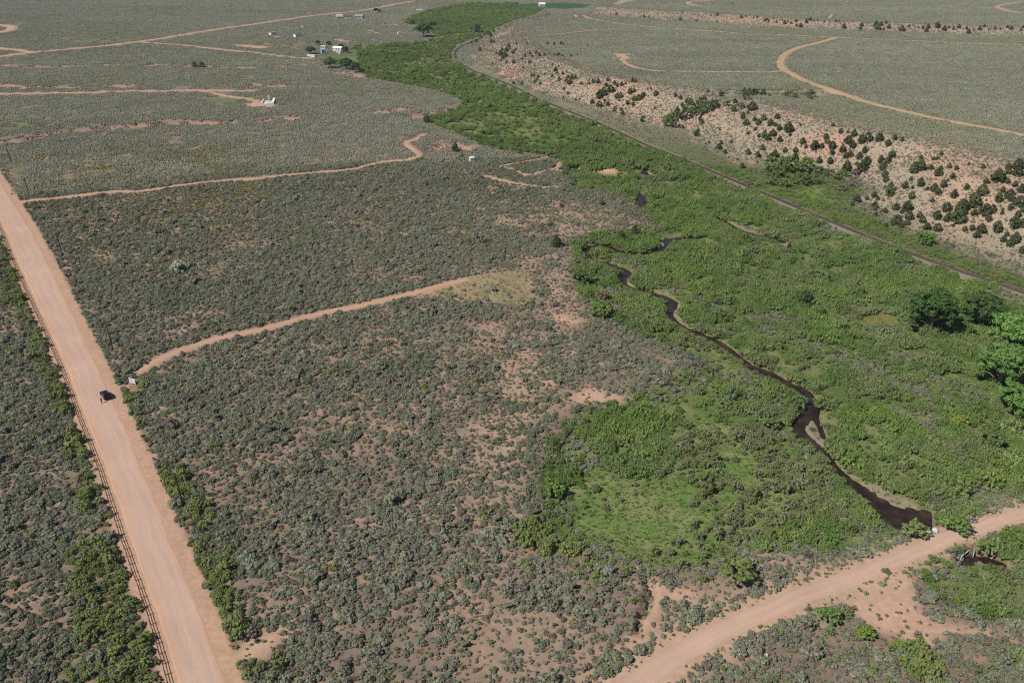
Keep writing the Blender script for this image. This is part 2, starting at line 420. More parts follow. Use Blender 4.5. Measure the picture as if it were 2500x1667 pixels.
# ------------------------------------------------------------------ kinds of ground (polygons read from the photograph, laid on the land)
ZONES = {k: [G(p) for p in v] for k, v in dict(
    meadow=[[(1450, 1150), (1520, 1168), (1600, 1172), (1660, 1130), (1650, 1060), (1700, 1030), (1800, 1035), (1880, 1060), (1950, 1100), (2010, 1150), (2030, 1200), (1990, 1255), (1940, 1285),
             (1800, 1330), (1720, 1385), (1650, 1395), (1590, 1385), (1530, 1350), (1450, 1330), (1400, 1280), (1440, 1225), (1410, 1165)],
            [(1488, 1082), (1540, 1084), (1546, 1110), (1500, 1116)], [(1430, 1010), (1460, 1030), (1450, 1060), (1435, 1050)],
            [(1700, 1010), (1740, 1015), (1735, 1035), (1700, 1030)], [(2060, 1300), (2110, 1310), (2100, 1335), (2060, 1335)],
            [(1900, 600), (1860, 598), (1830, 590), (1800, 600), (1850, 612), (1890, 618), (1915, 612)],
            [(1510, 618), (1550, 628), (1600, 622), (1625, 606), (1612, 606), (1560, 620)],
            [(2000, 1110), (2030, 1130), (2070, 1165), (2110, 1182), (2160, 1200), (2100, 1200), (2055, 1170), (2020, 1140)],
            [(1680, 812), (1740, 842), (1790, 872), (1830, 890), (1800, 850), (1740, 820)],
            [(1940, 465), (1990, 455), (2050, 470), (2030, 495), (1960, 500)]],
    dotted=[[(1650, 1030), (1800, 1030), (2020, 1160), (2050, 1220), (1950, 1300), (1750, 1390), (1600, 1400), (1640, 1300), (1700, 1200), (1640, 1120)]],
    tanmeadow=[[(2100, 772), (2150, 766), (2210, 775), (2200, 800), (2150, 802), (2105, 795)], [(2060, 780), (2085, 800), (2075, 825), (2050, 810)]],
    clearing=[[(1090, 690), (1130, 678), (1180, 668), (1260, 660), (1293, 657), (1302, 690), (1292, 725), (1286, 752), (1250, 750), (1190, 738), (1140, 728), (1060, 722), (1000, 728), (1030, 712)]],
    tan=[[(960, 388), (1020, 384), (1100, 384), (1200, 395), (1290, 385), (1330, 390), (1300, 410), (1200, 420), (1100, 420), (1030, 410), (950, 402)]],
    yellow=[[(60, 480), (200, 478), (420, 465), (640, 440), (640, 520), (600, 600), (480, 700), (330, 690), (230, 640), (150, 560)],
            [(90, 380), (300, 350), (620, 345), (640, 420), (420, 445), (120, 470)]],
    sparse=[[(1250, 640), (1390, 590), (1400, 700), (1450, 790), (1380, 820), (1290, 770), (1290, 690)],
            [(1130, 770), (1300, 800), (1420, 850), (1340, 950), (1500, 960), (1540, 975), (1440, 1000), (1340, 1010), (1260, 1080), (1290, 1250), (1150, 1290), (1080, 1180), (1060, 1080), (1200, 1010), (1240, 940), (1180, 850)],
            [(1590, 1450), (1690, 1420), (1760, 1400), (1870, 1310), (2000, 1330), (2030, 1380), (1960, 1420), (1860, 1470), (1780, 1500), (1690, 1500), (1600, 1590), (1560, 1570)],
            [(1100, 1530), (1240, 1450), (1400, 1500), (1500, 1560), (1440, 1667), (1100, 1667)],
            [(560, 1480), (700, 1470), (800, 1510), (740, 1580), (620, 1560)],
            [(1200, 430), (1400, 480), (1560, 540), (1400, 585), (1300, 600), (1200, 560), (1150, 500)]],
    bare=[[(1380, 975), (1410, 958), (1445, 948), (1470, 952), (1500, 962), (1520, 972), (1470, 980), (1400, 985)],
          [(1300, 925), (1345, 930), (1350, 945), (1320, 942)],
          [(1340, 765), (1375, 770), (1420, 785), (1400, 795), (1360, 785)],
          [(1980, 1470), (2030, 1440), (2100, 1405), (2190, 1385), (2215, 1395), (2235, 1440), (2245, 1475), (2290, 1508), (2340, 1520), (2420, 1538), (2440, 1550), (2340, 1545), (2290, 1560), (2300, 1580), (2230, 1580),
           (2190, 1560), (2140, 1540), (2090, 1500), (2060, 1475)],
          [(2290, 1300), (2330, 1300), (2345, 1340), (2370, 1350), (2340, 1365), (2320, 1345)],
          [(598, 252), (640, 246), (672, 256), (668, 263), (600, 263)], [(520, 108), (580, 110), (665, 114), (660, 120), (600, 117)],
          [(1490, 130), (1545, 132), (1530, 148), (1510, 146)], [(895, 70), (925, 80), (935, 84), (910, 82)],
          [(1375, 410), (1420, 405), (1500, 408), (1512, 424), (1440, 420)], [(2480, 1372), (2520, 1370), (2520, 1382), (2482, 1380)],
          [(550, 1620), (600, 1560), (690, 1535), (720, 1545), (640, 1600)], [(560, 440), (562, 440), (562, 441)],
          [(270, 942), (300, 938), (305, 950), (282, 960)], [(352, 1120), (365, 1102), (384, 1108), (375, 1122)],
          [(1520, 1420), (1620, 1425), (1700, 1445), (1660, 1470), (1600, 1460), (1590, 1530), (1560, 1590), (1530, 1590), (1570, 1510), (1590, 1450)],
          [(1385, 982), (1386, 983), (1386, 982)]],
    green=[[(380, 1140), (440, 1140), (480, 1180), (520, 1210), (530, 1280), (560, 1370), (560, 1440), (600, 1540), (650, 1600), (740, 1640), (740, 1720), (590, 1720), (510, 1520), (470, 1410), (430, 1310), (400, 1230)],
           [(160, 1330), (300, 1280), (330, 1400), (400, 1600), (430, 1720), (120, 1720), (200, 1560), (180, 1450)],
           [(100, 780), (140, 830), (220, 1050), (290, 1290), (220, 1290), (150, 1050), (80, 880)], [(0, 600), (20, 600), (60, 720), (110, 830), (60, 830), (0, 700)],
           [(1250, 1290), (1330, 1260), (1420, 1340), (1560, 1390), (1500, 1420), (1380, 1380), (1280, 1340)],
           [(60, 430), (130, 420), (180, 440), (110, 478), (70, 480)], [(360, 900), (390, 880), (380, 930), (330, 990), (300, 960)],
           [(2080, 1560), (2240, 1580), (2300, 1600), (2300, 1667), (2100, 1640)]],
    lush=[[(0, 300), (100, 300), (140, 305), (60, 318), (0, 318)], [(470, 240), (560, 240), (610, 255), (560, 262), (500, 250)], [(672, 245), (700, 245), (720, 258), (700, 265), (672, 258)],
          [(690, 88), (780, 92), (760, 97), (700, 92)], [(820, 228), (870, 228), (850, 238), (810, 235)], [(1030, 232), (1090, 236), (1050, 242)], [(1050, 240), (1000, 225), (1010, 222)],
          [(800, 125), (870, 122), (880, 160), (840, 155), (800, 140)], [(140, 90), (260, 95), (340, 92), (340, 102), (230, 108), (150, 100)], [(0, 52), (60, 55), (90, 62), (30, 66)],
          [(1030, 315), (1080, 310), (1060, 325), (1030, 325)], [(0, 372), (40, 380), (60, 440), (20, 420)]],
    field=[[(1250, 14), (1300, 9), (1390, 8), (1450, 12), (1430, 20), (1380, 24), (1280, 20)]],
    strip=[[(1160, 150), (1260, 205), (1330, 236), (1420, 262), (1500, 288), (1560, 310), (1650, 325), (1720, 362), (1790, 398), (1850, 410), (1900, 404), (2000, 426), (2085, 442), (2105, 468), (2060, 492),
            (2110, 514), (2160, 540), (2200, 564), (2280, 594), (2370, 630), (2440, 655), (2500, 680), (2620, 730), (2620, 755), (2407, 680), (2247, 624), (2114, 571), (1995, 522), (1875, 472), (1737, 414), (1582, 350),
            (1449, 291), (1316, 238), (1250, 206), (1146, 164)]],
).items()}

def warp(P, amp=2.0, size=9.0):
    return P + amp * 2 * np.stack([fbm(P[:, 0], P[:, 1], size, 91, 2) - 0.5, fbm(P[:, 0], P[:, 1], size, 92, 2) - 0.5], 1)
def zone(P, key, soft=0.0):
    r = np.zeros(len(P))
    for Q in ZONES[key]:
        near = (P[:, 0] > Q[:, 0].min() - 3) & (P[:, 0] < Q[:, 0].max() + 3) & (P[:, 1] > Q[:, 1].min() - 3) & (P[:, 1] < Q[:, 1].max() + 3)
        if near.any():
            if soft:
                v = smooth(-soft, soft, sdist(P[near], Q))
            else:
                v = inside(P[near], Q).astype(float)
            r[near] = np.maximum(r[near], v)
    return r
def slope_mask(P):
    r = np.zeros(len(P))
    m = inside(P, MESA)
    if m.any():
        Q = P[m]
        dt = seg_dist(Q, TOE); dc = seg_dist(Q, CREST)
        t = np.where(inside(Q, TOP), 1 + dc / 40.0, dt / (dt + dc + 1e-6))
        v = smooth(0.02, 0.2, t) * smooth(1.55, 0.95, t)
        m2 = inside(Q, MESA2)
        if m2.any():
            a = seg_dist(Q[m2], TOE2); b = seg_dist(Q[m2], CREST2)
            t2 = np.where(inside(Q[m2], TOP2), 1 + b / 12.0, a / (a + b + 1e-6))
            v[m2] = np.maximum(v[m2], smooth(0.0, 0.2, t2) * smooth(1.5, 0.9, t2))
        r[m] = v
    return r

# ------------------------------------------------------------------ materials
def new_mat(name):
    m = bpy.data.materials.new(name)
    m.use_nodes = True
    nt = m.node_tree
    b = nt.nodes["Principled BSDF"]
    b.inputs["Roughness"].default_value = 0.85
    b.inputs["Specular IOR Level"].default_value = 0.2
    return m, nt, b

def noise_node(nt, scale, detail=3.0, coord="Object", rough=0.6):
    tc = nt.nodes.new("ShaderNodeTexCoord")
    n = nt.nodes.new("ShaderNodeTexNoise")
    n.inputs["Scale"].default_value = scale
    n.inputs["Detail"].default_value = detail
    n.inputs["Roughness"].default_value = rough
    nt.links.new(tc.outputs[coord], n.inputs["Vector"])
    return n

def map_range(nt, src, a, b, c, d):
    r = nt.nodes.new("ShaderNodeMapRange")
    r.inputs[1].default_value = a; r.inputs[2].default_value = b
    r.inputs[3].default_value = c; r.inputs[4].default_value = d
    nt.links.new(src, r.inputs[0])
    return r.outputs[0]

def mult_color(nt, col, fac):
    v = nt.nodes.new("ShaderNodeVectorMath"); v.operation = 'SCALE'
    nt.links.new(col, v.inputs[0]); nt.links.new(fac, v.inputs["Scale"])
    return v.outputs[0]

def mul(nt, a, b):
    m = nt.nodes.new("ShaderNodeMath"); m.operation = 'MULTIPLY'
    nt.links.new(a, m.inputs[0]); nt.links.new(b, m.inputs[1])
    return m.outputs[0]

def plain_mat(name, rgb, rough=0.8, var=0.15, scale=3.0, spec=0.2, metal=0.0):
    """one colour broken up by grain and weathering"""
    m, nt, b = new_mat(name)
    b.inputs["Roughness"].default_value = rough
    b.inputs["Specular IOR Level"].default_value = spec
    b.inputs["Metallic"].default_value = metal
    n = noise_node(nt, scale, 4.0)
    f = map_range(nt, n.outputs["Fac"], 0.3, 0.7, 1 - var, 1 + var)
    c = nt.nodes.new("ShaderNodeRGB"); c.outputs[0].default_value = (*rgb, 1)
    nt.links.new(mult_color(nt, c.outputs[0], f), b.inputs["Base Color"])
    return m

def leaf_mat(name, var=0.28):
    """leaves take the colour of their own plant ('tint'), vary from spray to spray and let some light through"""
    m, nt, b = new_mat(name)
    b.inputs["Roughness"].default_value = 0.75
    b.inputs["Specular IOR Level"].default_value = 0.15
    a = nt.nodes.new("ShaderNodeAttribute"); a.attribute_type = 'INSTANCER'; a.attribute_name = "tint"
    g = nt.nodes.new("ShaderNodeNewGeometry")
    f = map_range(nt, g.outputs["Random Per Island"], 0, 1, 1 - var, 1 + var)
    c = mult_color(nt, a.outputs["Color"], f)
    nt.links.new(c, b.inputs["Base Color"])
    tr = nt.nodes.new("ShaderNodeBsdfTranslucent"); nt.links.new(c, tr.inputs["Color"])
    mx = nt.nodes.new("ShaderNodeMixShader"); mx.inputs[0].default_value = 0.16
    nt.links.new(b.outputs[0], mx.inputs[1]); nt.links.new(tr.outputs[0], mx.inputs[2])
    nt.links.new(mx.outputs[0], nt.nodes["Material Output"].inputs["Surface"])
    return m

LEAF = leaf_mat("leaf_foliage")
TWIG = plain_mat("grey_brown_twigs", (0.10, 0.085, 0.072), 0.9, 0.3, 6)
BARK = plain_mat("pale_grey_bark", (0.24, 0.21, 0.17), 0.9, 0.3, 4)
DARKBARK = plain_mat("brown_bark", (0.09, 0.065, 0.045), 0.9, 0.3, 4)

# ground: colours of soil, litter, grass are held per vertex, fine grain comes from noise
gm, nt, b = new_mat("ground_soil")
a = nt.nodes.new("ShaderNodeAttribute"); a.attribute_type = 'GEOMETRY'; a.attribute_name = "col"
n1 = noise_node(nt, 0.9, 5.0); n2 = noise_node(nt, 0.16, 4.0)
f = mul(nt, map_range(nt, n1.outputs["Fac"], 0.3, 0.7, 0.86, 1.14), map_range(nt, n2.outputs["Fac"], 0.3, 0.7, 0.9, 1.1))
nt.links.new(mult_color(nt, a.outputs["Color"], f), b.inputs["Base Color"])
b.inputs["Roughness"].default_value = 0.95
b.inputs["Specular IOR Level"].default_value = 0.05
bp = nt.nodes.new("ShaderNodeBump"); bp.inputs["Strength"].default_value = 0.35; bp.inputs["Distance"].default_value = 0.25
nt.links.new(n1.outputs["Fac"], bp.inputs["Height"]); nt.links.new(bp.outputs[0], b.inputs["Normal"])
GROUND = gm

def road_mat(name, edge, mid, tread, grass=None):
    m, nt, b = new_mat(name)
    uv = nt.nodes.new("ShaderNodeUVMap"); uv.uv_map = "UVMap"
    sep = nt.nodes.new("ShaderNodeSeparateXYZ"); nt.links.new(uv.outputs[0], sep.inputs[0])
    ramp = nt.nodes.new("ShaderNodeValToRGB")
    els = ramp.color_ramp.elements
    els[0].position = 0.0; els[0].color = (*edge, 1)
    els[1].position = 1.0; els[1].color = (*edge, 1)
    for p, c in ((0.12, edge), (0.27, mid), (0.36, tread), (0.45, mid), (0.55, grass or mid), (0.66, tread), (0.76, mid), (0.9, edge)):
        e = els.new(p); e.color = (*c, 1)
    wob = noise_node(nt, 0.05, 3.0)
    add = nt.nodes.new("ShaderNodeMath"); add.operation = 'ADD'
    nt.links.new(sep.outputs[0], add.inputs[0]); nt.links.new(map_range(nt, wob.outputs["Fac"], 0.2, 0.8, -0.12, 0.12), add.inputs[1])
    nt.links.new(add.outputs[0], ramp.inputs[0])
    # long drawn out streaks along the road and fine gravel
    cmb = nt.nodes.new("ShaderNodeCombineXYZ")
    sx = nt.nodes.new("ShaderNodeMath"); sx.operation = 'MULTIPLY'; sx.inputs[1].default_value = 22.0
    sy = nt.nodes.new("ShaderNodeMath"); sy.operation = 'MULTIPLY'; sy.inputs[1].default_value = 0.05
    nt.links.new(sep.outputs[0], sx.inputs[0]); nt.links.new(sep.outputs[1], sy.inputs[0])
    nt.links.new(sx.outputs[0], cmb.inputs[0]); nt.links.new(sy.outputs[0], cmb.inputs[1])
    st = nt.nodes.new("ShaderNodeTexNoise"); st.inputs["Scale"].default_value = 1.0; st.inputs["Detail"].default_value = 4.0
    nt.links.new(cmb.outputs[0], st.inputs["Vector"])
    g = noise_node(nt, 2.2, 5.0); g2 = noise_node(nt, 0.07, 3.0)
    f = mul(nt, map_range(nt, st.outputs["Fac"], 0.3, 0.7, 0.93, 1.07), map_range(nt, g.outputs["Fac"], 0.3, 0.7, 0.95, 1.05))
    f = mul(nt, f, map_range(nt, g2.outputs["Fac"], 0.3, 0.7, 0.93, 1.06))
    nt.links.new(mult_color(nt, ramp.outputs[0], f), b.inputs["Base Color"])
    b.inputs["Roughness"].default_value = 0.95; b.inputs["Specular IOR Level"].default_value = 0.05
    bp = nt.nodes.new("ShaderNodeBump"); bp.inputs["Strength"].default_value = 0.3; bp.inputs["Distance"].default_value = 0.12
    nt.links.new(g.outputs["Fac"], bp.inputs["Height"]); nt.links.new(bp.outputs[0], b.inputs["Normal"])
    return m
DIRT = road_mat("packed_pink_dirt", (0.47, 0.30, 0.208), (0.475, 0.318, 0.24), (0.43, 0.305, 0.25))
TRACKM = road_mat("track_dirt", (0.37, 0.225, 0.15), (0.43, 0.275, 0.195), (0.45, 0.29, 0.21), (0.37, 0.24, 0.16))
SANDM = road_mat("pale_sand_road", (0.43, 0.285, 0.205), (0.46, 0.31, 0.232), (0.475, 0.325, 0.245))
MESAT = road_mat("mesa_track_dirt", (0.34, 0.235, 0.14), (0.41, 0.28, 0.18), (0.44, 0.3, 0.2), (0.33, 0.24, 0.14))

wm, nt, b = new_mat("dark_creek_water")
nw_ = noise_node(nt, 0.22, 4.0)
cw_ = nt.nodes.new("ShaderNodeMix"); cw_.data_type = 'RGBA'
cw_.inputs[6].default_value = (0.022, 0.014, 0.011, 1); cw_.inputs[7].default_value = (0.062, 0.042, 0.029, 1)
nt.links.new(map_range(nt, nw_.outputs["Fac"], 0.45, 0.72, 0, 1), cw_.inputs[0]); nt.links.new(cw_.outputs[2], b.inputs["Base Color"])
b.inputs["Roughness"].default_value = 0.06
b.inputs["Specular IOR Level"].default_value = 0.5
b.inputs["IOR"].default_value = 1.33
n = noise_node(nt, 1.3, 3.0)
bp = nt.nodes.new("ShaderNodeBump"); bp.inputs["Strength"].default_value = 0.12; bp.inputs["Distance"].default_value = 0.08
nt.links.new(n.outputs["Fac"], bp.inputs["Height"]); nt.links.new(bp.outputs[0], b.inputs["Normal"])
WATERM = wm

# ------------------------------------------------------------------ object helpers
def tag(o, label=None, cat=None, group=None, kind=None):
    if label: o["label"] = label
    if cat: o["category"] = cat
    if group: o["group"] = group
    if kind: o["kind"] = kind
    return o

def mesh_obj(name, verts, faces, mats, parent=None, fmat=None, shade=False):
    me = bpy.data.meshes.new(name)
    me.from_pydata([tuple(v) for v in verts], [], [tuple(f) for f in faces])
    for m in (mats if isinstance(mats, (list, tuple)) else [mats]):
        me.materials.append(m)
    if fmat is not None:
        me.polygons.foreach_set("material_index", np.asarray(fmat, np.int32))
    if shade:
        me.polygons.foreach_set("use_smooth", np.ones(len(me.polygons), bool))
    me.update()
    o = bpy.data.objects.new(name, me)
    COL.objects.link(o)
    if parent is not None:
        o.parent = parent
    return o

def empty(name, loc=(0, 0, 0), rz=0.0):
    o = bpy.data.objects.new(name, None)
    o.empty_display_size = 0.5
    o.location = loc; o.rotation_euler = (0, 0, rz)
    COL.objects.link(o)
    return o

class MB:
    """collects boxes, bars, tubes and loose quads that become ONE mesh"""
    def __init__(self):
        self.v, self.f, self.m = [], [], []
    def add(self, vs, fs, mi=0):
        k = len(self.v)
        self.v += [tuple(p) for p in vs]
        self.f += [tuple(i + k for i in f) for f in fs]
        self.m += [mi] * len(fs)
        return self
    def box(self, x0, x1, y0, y1, z0, z1, mi=0, taper=0.0):
        t = taper
        self.add([(x0, y0, z0), (x1, y0, z0), (x1, y1, z0), (x0, y1, z0), (x0 + t, y0 + t, z1), (x1 - t, y0 + t, z1), (x1 - t, y1 - t, z1), (x0 + t, y1 - t, z1)],
                 [(0, 3, 2, 1), (4, 5, 6, 7), (0, 1, 5, 4), (1, 2, 6, 5), (2, 3, 7, 6), (3, 0, 4, 7)], mi)
        return self
    def tube(self, pts, rads, n=8, mi=0, cap=True):
        rings = []
        pts = [Vector(p) for p in pts]
        for i, p in enumerate(pts):
            d = (pts[min(i + 1, len(pts) - 1)] - pts[max(i - 1, 0)]).normalized()
            u = d.cross(Vector((0, 0, 1)) if abs(d.z) < 0.9 else Vector((1, 0, 0))).normalized(); w = d.cross(u)
            rings.append([p + (u * math.cos(2 * math.pi * k / n) + w * math.sin(2 * math.pi * k / n)) * rads[i] for k in range(n)])
        vs = [q for r in rings for q in r]; fs = []
        for i in range(len(pts) - 1):
            for k in range(n):
                fs.append((i * n + k, (i + 1) * n + k, (i + 1) * n + (k + 1) % n, i * n + (k + 1) % n))
        if cap:
            fs.append(tuple(range(n))); fs.append(tuple(range(len(vs) - 1, len(vs) - 1 - n, -1)))
        self.add(vs, fs, mi)
        return self
    def prism(self, prof, x0, x1, mi=0):
        """closed outline in y,z pushed along x"""
        n = len(prof)
        self.add([(x0, p[0], p[1]) for p in prof] + [(x1, p[0], p[1]) for p in prof],
                 [tuple(range(n - 1, -1, -1)), tuple(range(n, 2 * n))] + [(i, (i + 1) % n, n + (i + 1) % n, n + i) for i in range(n)], mi)
        return self
    def build(self, name, mats, parent=None, shade=False):
        return mesh_obj(name, self.v, self.f, mats, parent, self.m, shade)

def bevel(o, w, seg=2):
    bm = bmesh.new(); bm.from_mesh(o.data)
    bmesh.ops.bevel(bm, geom=list(bm.edges), offset=w, segments=seg, affect='EDGES', clamp_overlap=True)
    bm.to_mesh(o.data); bm.free()
    return o

# ------------------------------------------------------------------ the ground sheet
P = GP
x, y = P[:, 0], P[:, 1]
def C(r, g, bl): return np.array([r, g, bl])
def mixc(a, bcol, k): return a * (1 - k)[:, None] + bcol * k[:, None]
nbig = fbm(x, y, 40, 31, 3); nmid = fbm(x, y, 8, 32, 3); nsm = vnoise(x, y, 2.0, 33)
soil = mixc(np.tile(C(0.395, 0.275, 0.20), (len(P), 1)), C(0.37, 0.235, 0.165), smooth(0.45, 0.75, nbig))
litter = C(0.15, 0.115, 0.088)
col = mixc(soil, C(0.205, 0.152, 0.115), 0.35 + 0.65 * smooth(0.62, 0.42, 0.6 * fbm(x, y, 14, 36, 3) + 0.4 * nsm))
col = mixc(col, litter, smooth(0.45, 0.65, 0.5 * nmid + 0.5 * nsm) * 0.6)
far_ = smooth(330, 700, np.hypot(x, y))
farcol = mixc(np.tile(C(0.165, 0.148, 0.112), (len(P), 1)), C(0.20, 0.16, 0.115), smooth(0.4, 0.65, nbig))
col = mixc(col, farcol, far_ * 0.85)
Pw = warp(P)
# dry yellowish bunch grass between the sagebrush
yel = zone(Pw, 'yellow', 8.0) * smooth(0.42, 0.6, nmid)
col = mixc(col, C(0.27, 0.2, 0.085), yel * 0.6)
col = mixc(col, soil, np.clip(zone(Pw, 'sparse', 6.0), 0, 1) * 0.45)
# mesa and its slope
ms = inside(P, MESA)
mesacol = mixc(np.tile(C(0.185, 0.17, 0.118), (len(P), 1)), C(0.24, 0.205, 0.135), smooth(0.35, 0.7, fbm(x, y, 60, 41, 4)))
col = np.where((ms & (np.hypot(x, y) > 60))[:, None], mesacol, col)
sl = slope_mask(P)
slopecol = mixc(np.tile(C(0.30, 0.235, 0.172), (len(P), 1)), C(0.365, 0.25, 0.18), smooth(0.48, 0.7, fbm(x, y, 34, 43, 3)))
slopecol = mixc(slopecol, C(0.30, 0.25, 0.17), smooth(0.5, 0.75, nmid) * 0.5)
col = mixc(col, slopecol, sl)
pinks = [G(p) for p in ([(1240, 200), (1268, 188), (1290, 178), (1262, 165), (1230, 165), (1205, 172)], [(1284, 225), (1300, 207), (1330, 215), (1310, 228)], [(1640, 320), (1690, 290), (1740, 265), (1790, 258), (1740, 290), (1690, 312)],
                        [(1940, 360), (1975, 330), (2040, 325), (2080, 345), (2060, 370), (2000, 385)], [(2340, 535), (2400, 520), (2440, 525), (2420, 545), (2350, 550)], [(1760, 390), (1800, 375), (1850, 400), (1800, 402)])]
for Q in pinks:
    col = mixc(col, C(0.42, 0.235, 0.165), smooth(-3, 5, sdist(warp(P, 4), Q)) * 0.85)
# arroyo banks
for L, sz in SCARPS:
    d = seg_dist(Pw, L)
    col = mixc(col, C(0.40, 0.235, 0.165), smooth(6.5, 2.5, d) * (0.75 + 0.25 * smooth(0.38, 0.58, nmid)))
# green valley floor
v = np.maximum(smooth(-1, 4, sdist(warp(P, 3), VALLEY)), smooth(-1, 4, sdist(warp(P, 3), LOWER)))
vg = mixc(np.tile(C(0.085, 0.125, 0.035), (len(P), 1)), C(0.17, 0.18, 0.075), smooth(0.35, 0.7, nmid))
col = mixc(col, vg, v)
stripz = zone(Pw, 'strip', 3.0)
sage_end = smooth(420, 560, np.hypot(x, y))
col = mixc(col, mixc(np.tile(C(0.10, 0.125, 0.04), (len(P), 1)), C(0.2, 0.18, 0.12), sage_end), stripz)
for key, c0, c1 in (('green', C(0.12, 0.13, 0.05), C(0.3, 0.2, 0.13)), ('lush', C(0.095, 0.14, 0.05), C(0.16, 0.16, 0.08)), ('meadow', C(0.115, 0.175, 0.045), C(0.18, 0.195, 0.08)),
                    ('tanmeadow', C(0.155, 0.155, 0.04), C(0.19, 0.15, 0.06)), ('clearing', C(0.30, 0.225, 0.135), C(0.21, 0.195, 0.105)), ('field', C(0.035, 0.085, 0.05), C(0.045, 0.10, 0.055)), ('bare', C(0.455, 0.292, 0.208), C(0.43, 0.27, 0.185))):
    k = zone(warp(P, 4.0 if key in ('meadow', 'clearing', 'lush') else 1.5), key, {'meadow': 5.0, 'clearing': 4.0}.get(key, 2.5))
    k = k * {'green': 0.6, 'lush': 0.85}.get(key, 1.0)
    kk = smooth(0.4, 0.65, 0.6 * nmid + 0.4 * nsm)
    cc = c0[None, :] * (1 - kk)[:, None] + c1[None, :] * kk[:, None]
    col = col * (1 - k)[:, None] + cc * k[:, None]
for Q in BARS:
    col = mixc(col, C(0.235, 0.19, 0.13), smooth(-1.2, 0.2, sdist(P, Q)))
k = zone(warp(P, 3), 'tan', 4.0) * 0.6 * smooth(0.4, 0.6, nmid)
col = mixc(col, C(0.25, 0.2, 0.115), k)
# roadside dirt
rc = road_clear(P)
col = mixc(col, C(0.42, 0.265, 0.18), smooth(1.2, -0.2, rc) * (~ms) )
cs_, ws_ = TRACKS['sandy_road']
ds_ = seg_dist_w(P, cs_[::2], ws_[::2])
col = mixc(col, C(0.42, 0.285, 0.2), smooth(7.0, 1.0, ds_ + 6 * (fbm(x, y, 9, 77, 3) - 0.35)))
col = mixc(col, C(0.36, 0.25, 0.155), smooth(1.0, -0.2, rc) * ms)
# damp creek margin
wc = water_clear(P)
bar_any = np.zeros(len(P))
for Q in BARS:
    bar_any = np.maximum(bar_any, smooth(-1.2, 0.2, sdist(P, Q)))
col = mixc(col, C(0.235, 0.175, 0.12), smooth(1.8, 0.6, wc) * 0.6 * (1 - bar_any))
col = mixc(col, C(0.10, 0.07, 0.05), smooth(0.5, -0.3, wc) * (1 - bar_any))

nr, ntn = len(RAD), len(THETA)
verts = np.empty((nr * ntn + 1, 3)); verts[:-1, :2] = GP; verts[:-1, 2] = GH.ravel(); verts[-1] = (0, 0, float(GH[0].mean()))
i, j = np.meshgrid(np.arange(nr - 1), np.arange(ntn), indexing='ij')
j2 = (j + 1) % ntn
quads = np.stack([i * ntn + j, i * ntn + j2, (i + 1) * ntn + j2, (i + 1) * ntn + j], -1).reshape(-1, 4)[:, ::-1]
tri = np.stack([np.full(ntn, nr * ntn), (np.arange(ntn) + 1) % ntn, np.arange(ntn)], 1)[:, ::-1]
me = bpy.data.meshes.new("ground")
nl = quads.size + tri.size
me.vertices.add(len(verts)); me.vertices.foreach_set("co", verts.ravel())
me.loops.add(nl); me.loops.foreach_set("vertex_index", np.concatenate([quads.ravel(), tri[:, ::-1].ravel()]).astype(np.int32))
me.polygons.add(len(quads) + len(tri))
me.polygons.foreach_set("loop_start", np.concatenate([np.arange(len(quads)) * 4, quads.size + np.arange(len(tri)) * 3]).astype(np.int32))
me.update(calc_edges=True); me.validate()
ca = me.attributes.new("col", 'FLOAT_COLOR', 'POINT')
cc = np.ones((len(verts), 4), np.float32); cc[:-1, :3] = col; cc[-1, :3] = col[0]
ca.data.foreach_set("color", cc.ravel())
me.polygons.foreach_set("use_smooth", np.ones(len(me.polygons), bool))
me.materials.append(GROUND)
ground = bpy.data.objects.new("ground", me); COL.objects.link(ground)
tag(ground, "pinkish soil flats, green creek bottom and pale mesas of the valley", kind="structure")
if me.polygons[0].normal.z < 0:
    me.flip_normals()

# ------------------------------------------------------------------ ribbons: roads, tracks, water
def ribbon(name, Lp, Rp, mat, lift, z=None, n=6, ragged=0.0):
    m = len(Lp)
    if ragged:
        d = (Rp - Lp); d /= np.maximum(np.hypot(*d.T), 1e-6)[:, None]
        s = np.arange(m)
        Lp = Lp - d * ((fbm(Lp[:, 0], Lp[:, 1], 2.6, 71, 3) - 0.5) * 2 * ragged)[:, None]
        Rp = Rp + d * ((fbm(Rp[:, 0], Rp[:, 1], 2.6, 72, 3) - 0.5) * 2 * ragged)[:, None]
    rows = [Lp * (1 - k / (n - 1)) + Rp * (k / (n - 1)) for k in range(n)]
    A = np.stack(rows, 1).reshape(-1, 2)
    edge_ = np.tile(np.r_[-0.12, np.full(n - 2, 1.0) * lift, -0.12], m)     # both edges dip into the soil
    zz = (ground_z(A) + edge_ + np.where(edge_ > 0, 0.0002, 0) * np.hypot(A[:, 0], A[:, 1])) if z is None else np.full(len(A), z)
    f = [(a * n + k, a * n + k + 1, (a + 1) * n + k + 1, (a + 1) * n + k) for a in range(m - 1) for k in range(n - 1)]
    o = mesh_obj(name, np.column_stack([A, zz]), f, mat)
    uv = o.data.uv_layers.new(name="UVMap")
    C_ = (Lp + Rp) / 2
    s = np.r_[0, np.cumsum(np.hypot(*np.diff(C_, axis=0).T))]
    vi = np.empty(len(o.data.loops), np.int32); o.data.loops.foreach_get("vertex_index", vi)
    uvs = np.stack([(vi % n) / (n - 1.0), s[vi // n]], 1).astype(np.float32)
    uv.data.foreach_set("uv", uvs.ravel())
    o.data.update()
    if len(o.data.polygons) and o.data.polygons[0].normal.z < 0:
        o.data.flip_normals()
    return o

def normals2(L):
    t = np.gradient(L, axis=0); t /= np.maximum(np.hypot(*t.T), 1e-9)[:, None]
    return np.stack([-t[:, 1], t[:, 0]], 1)

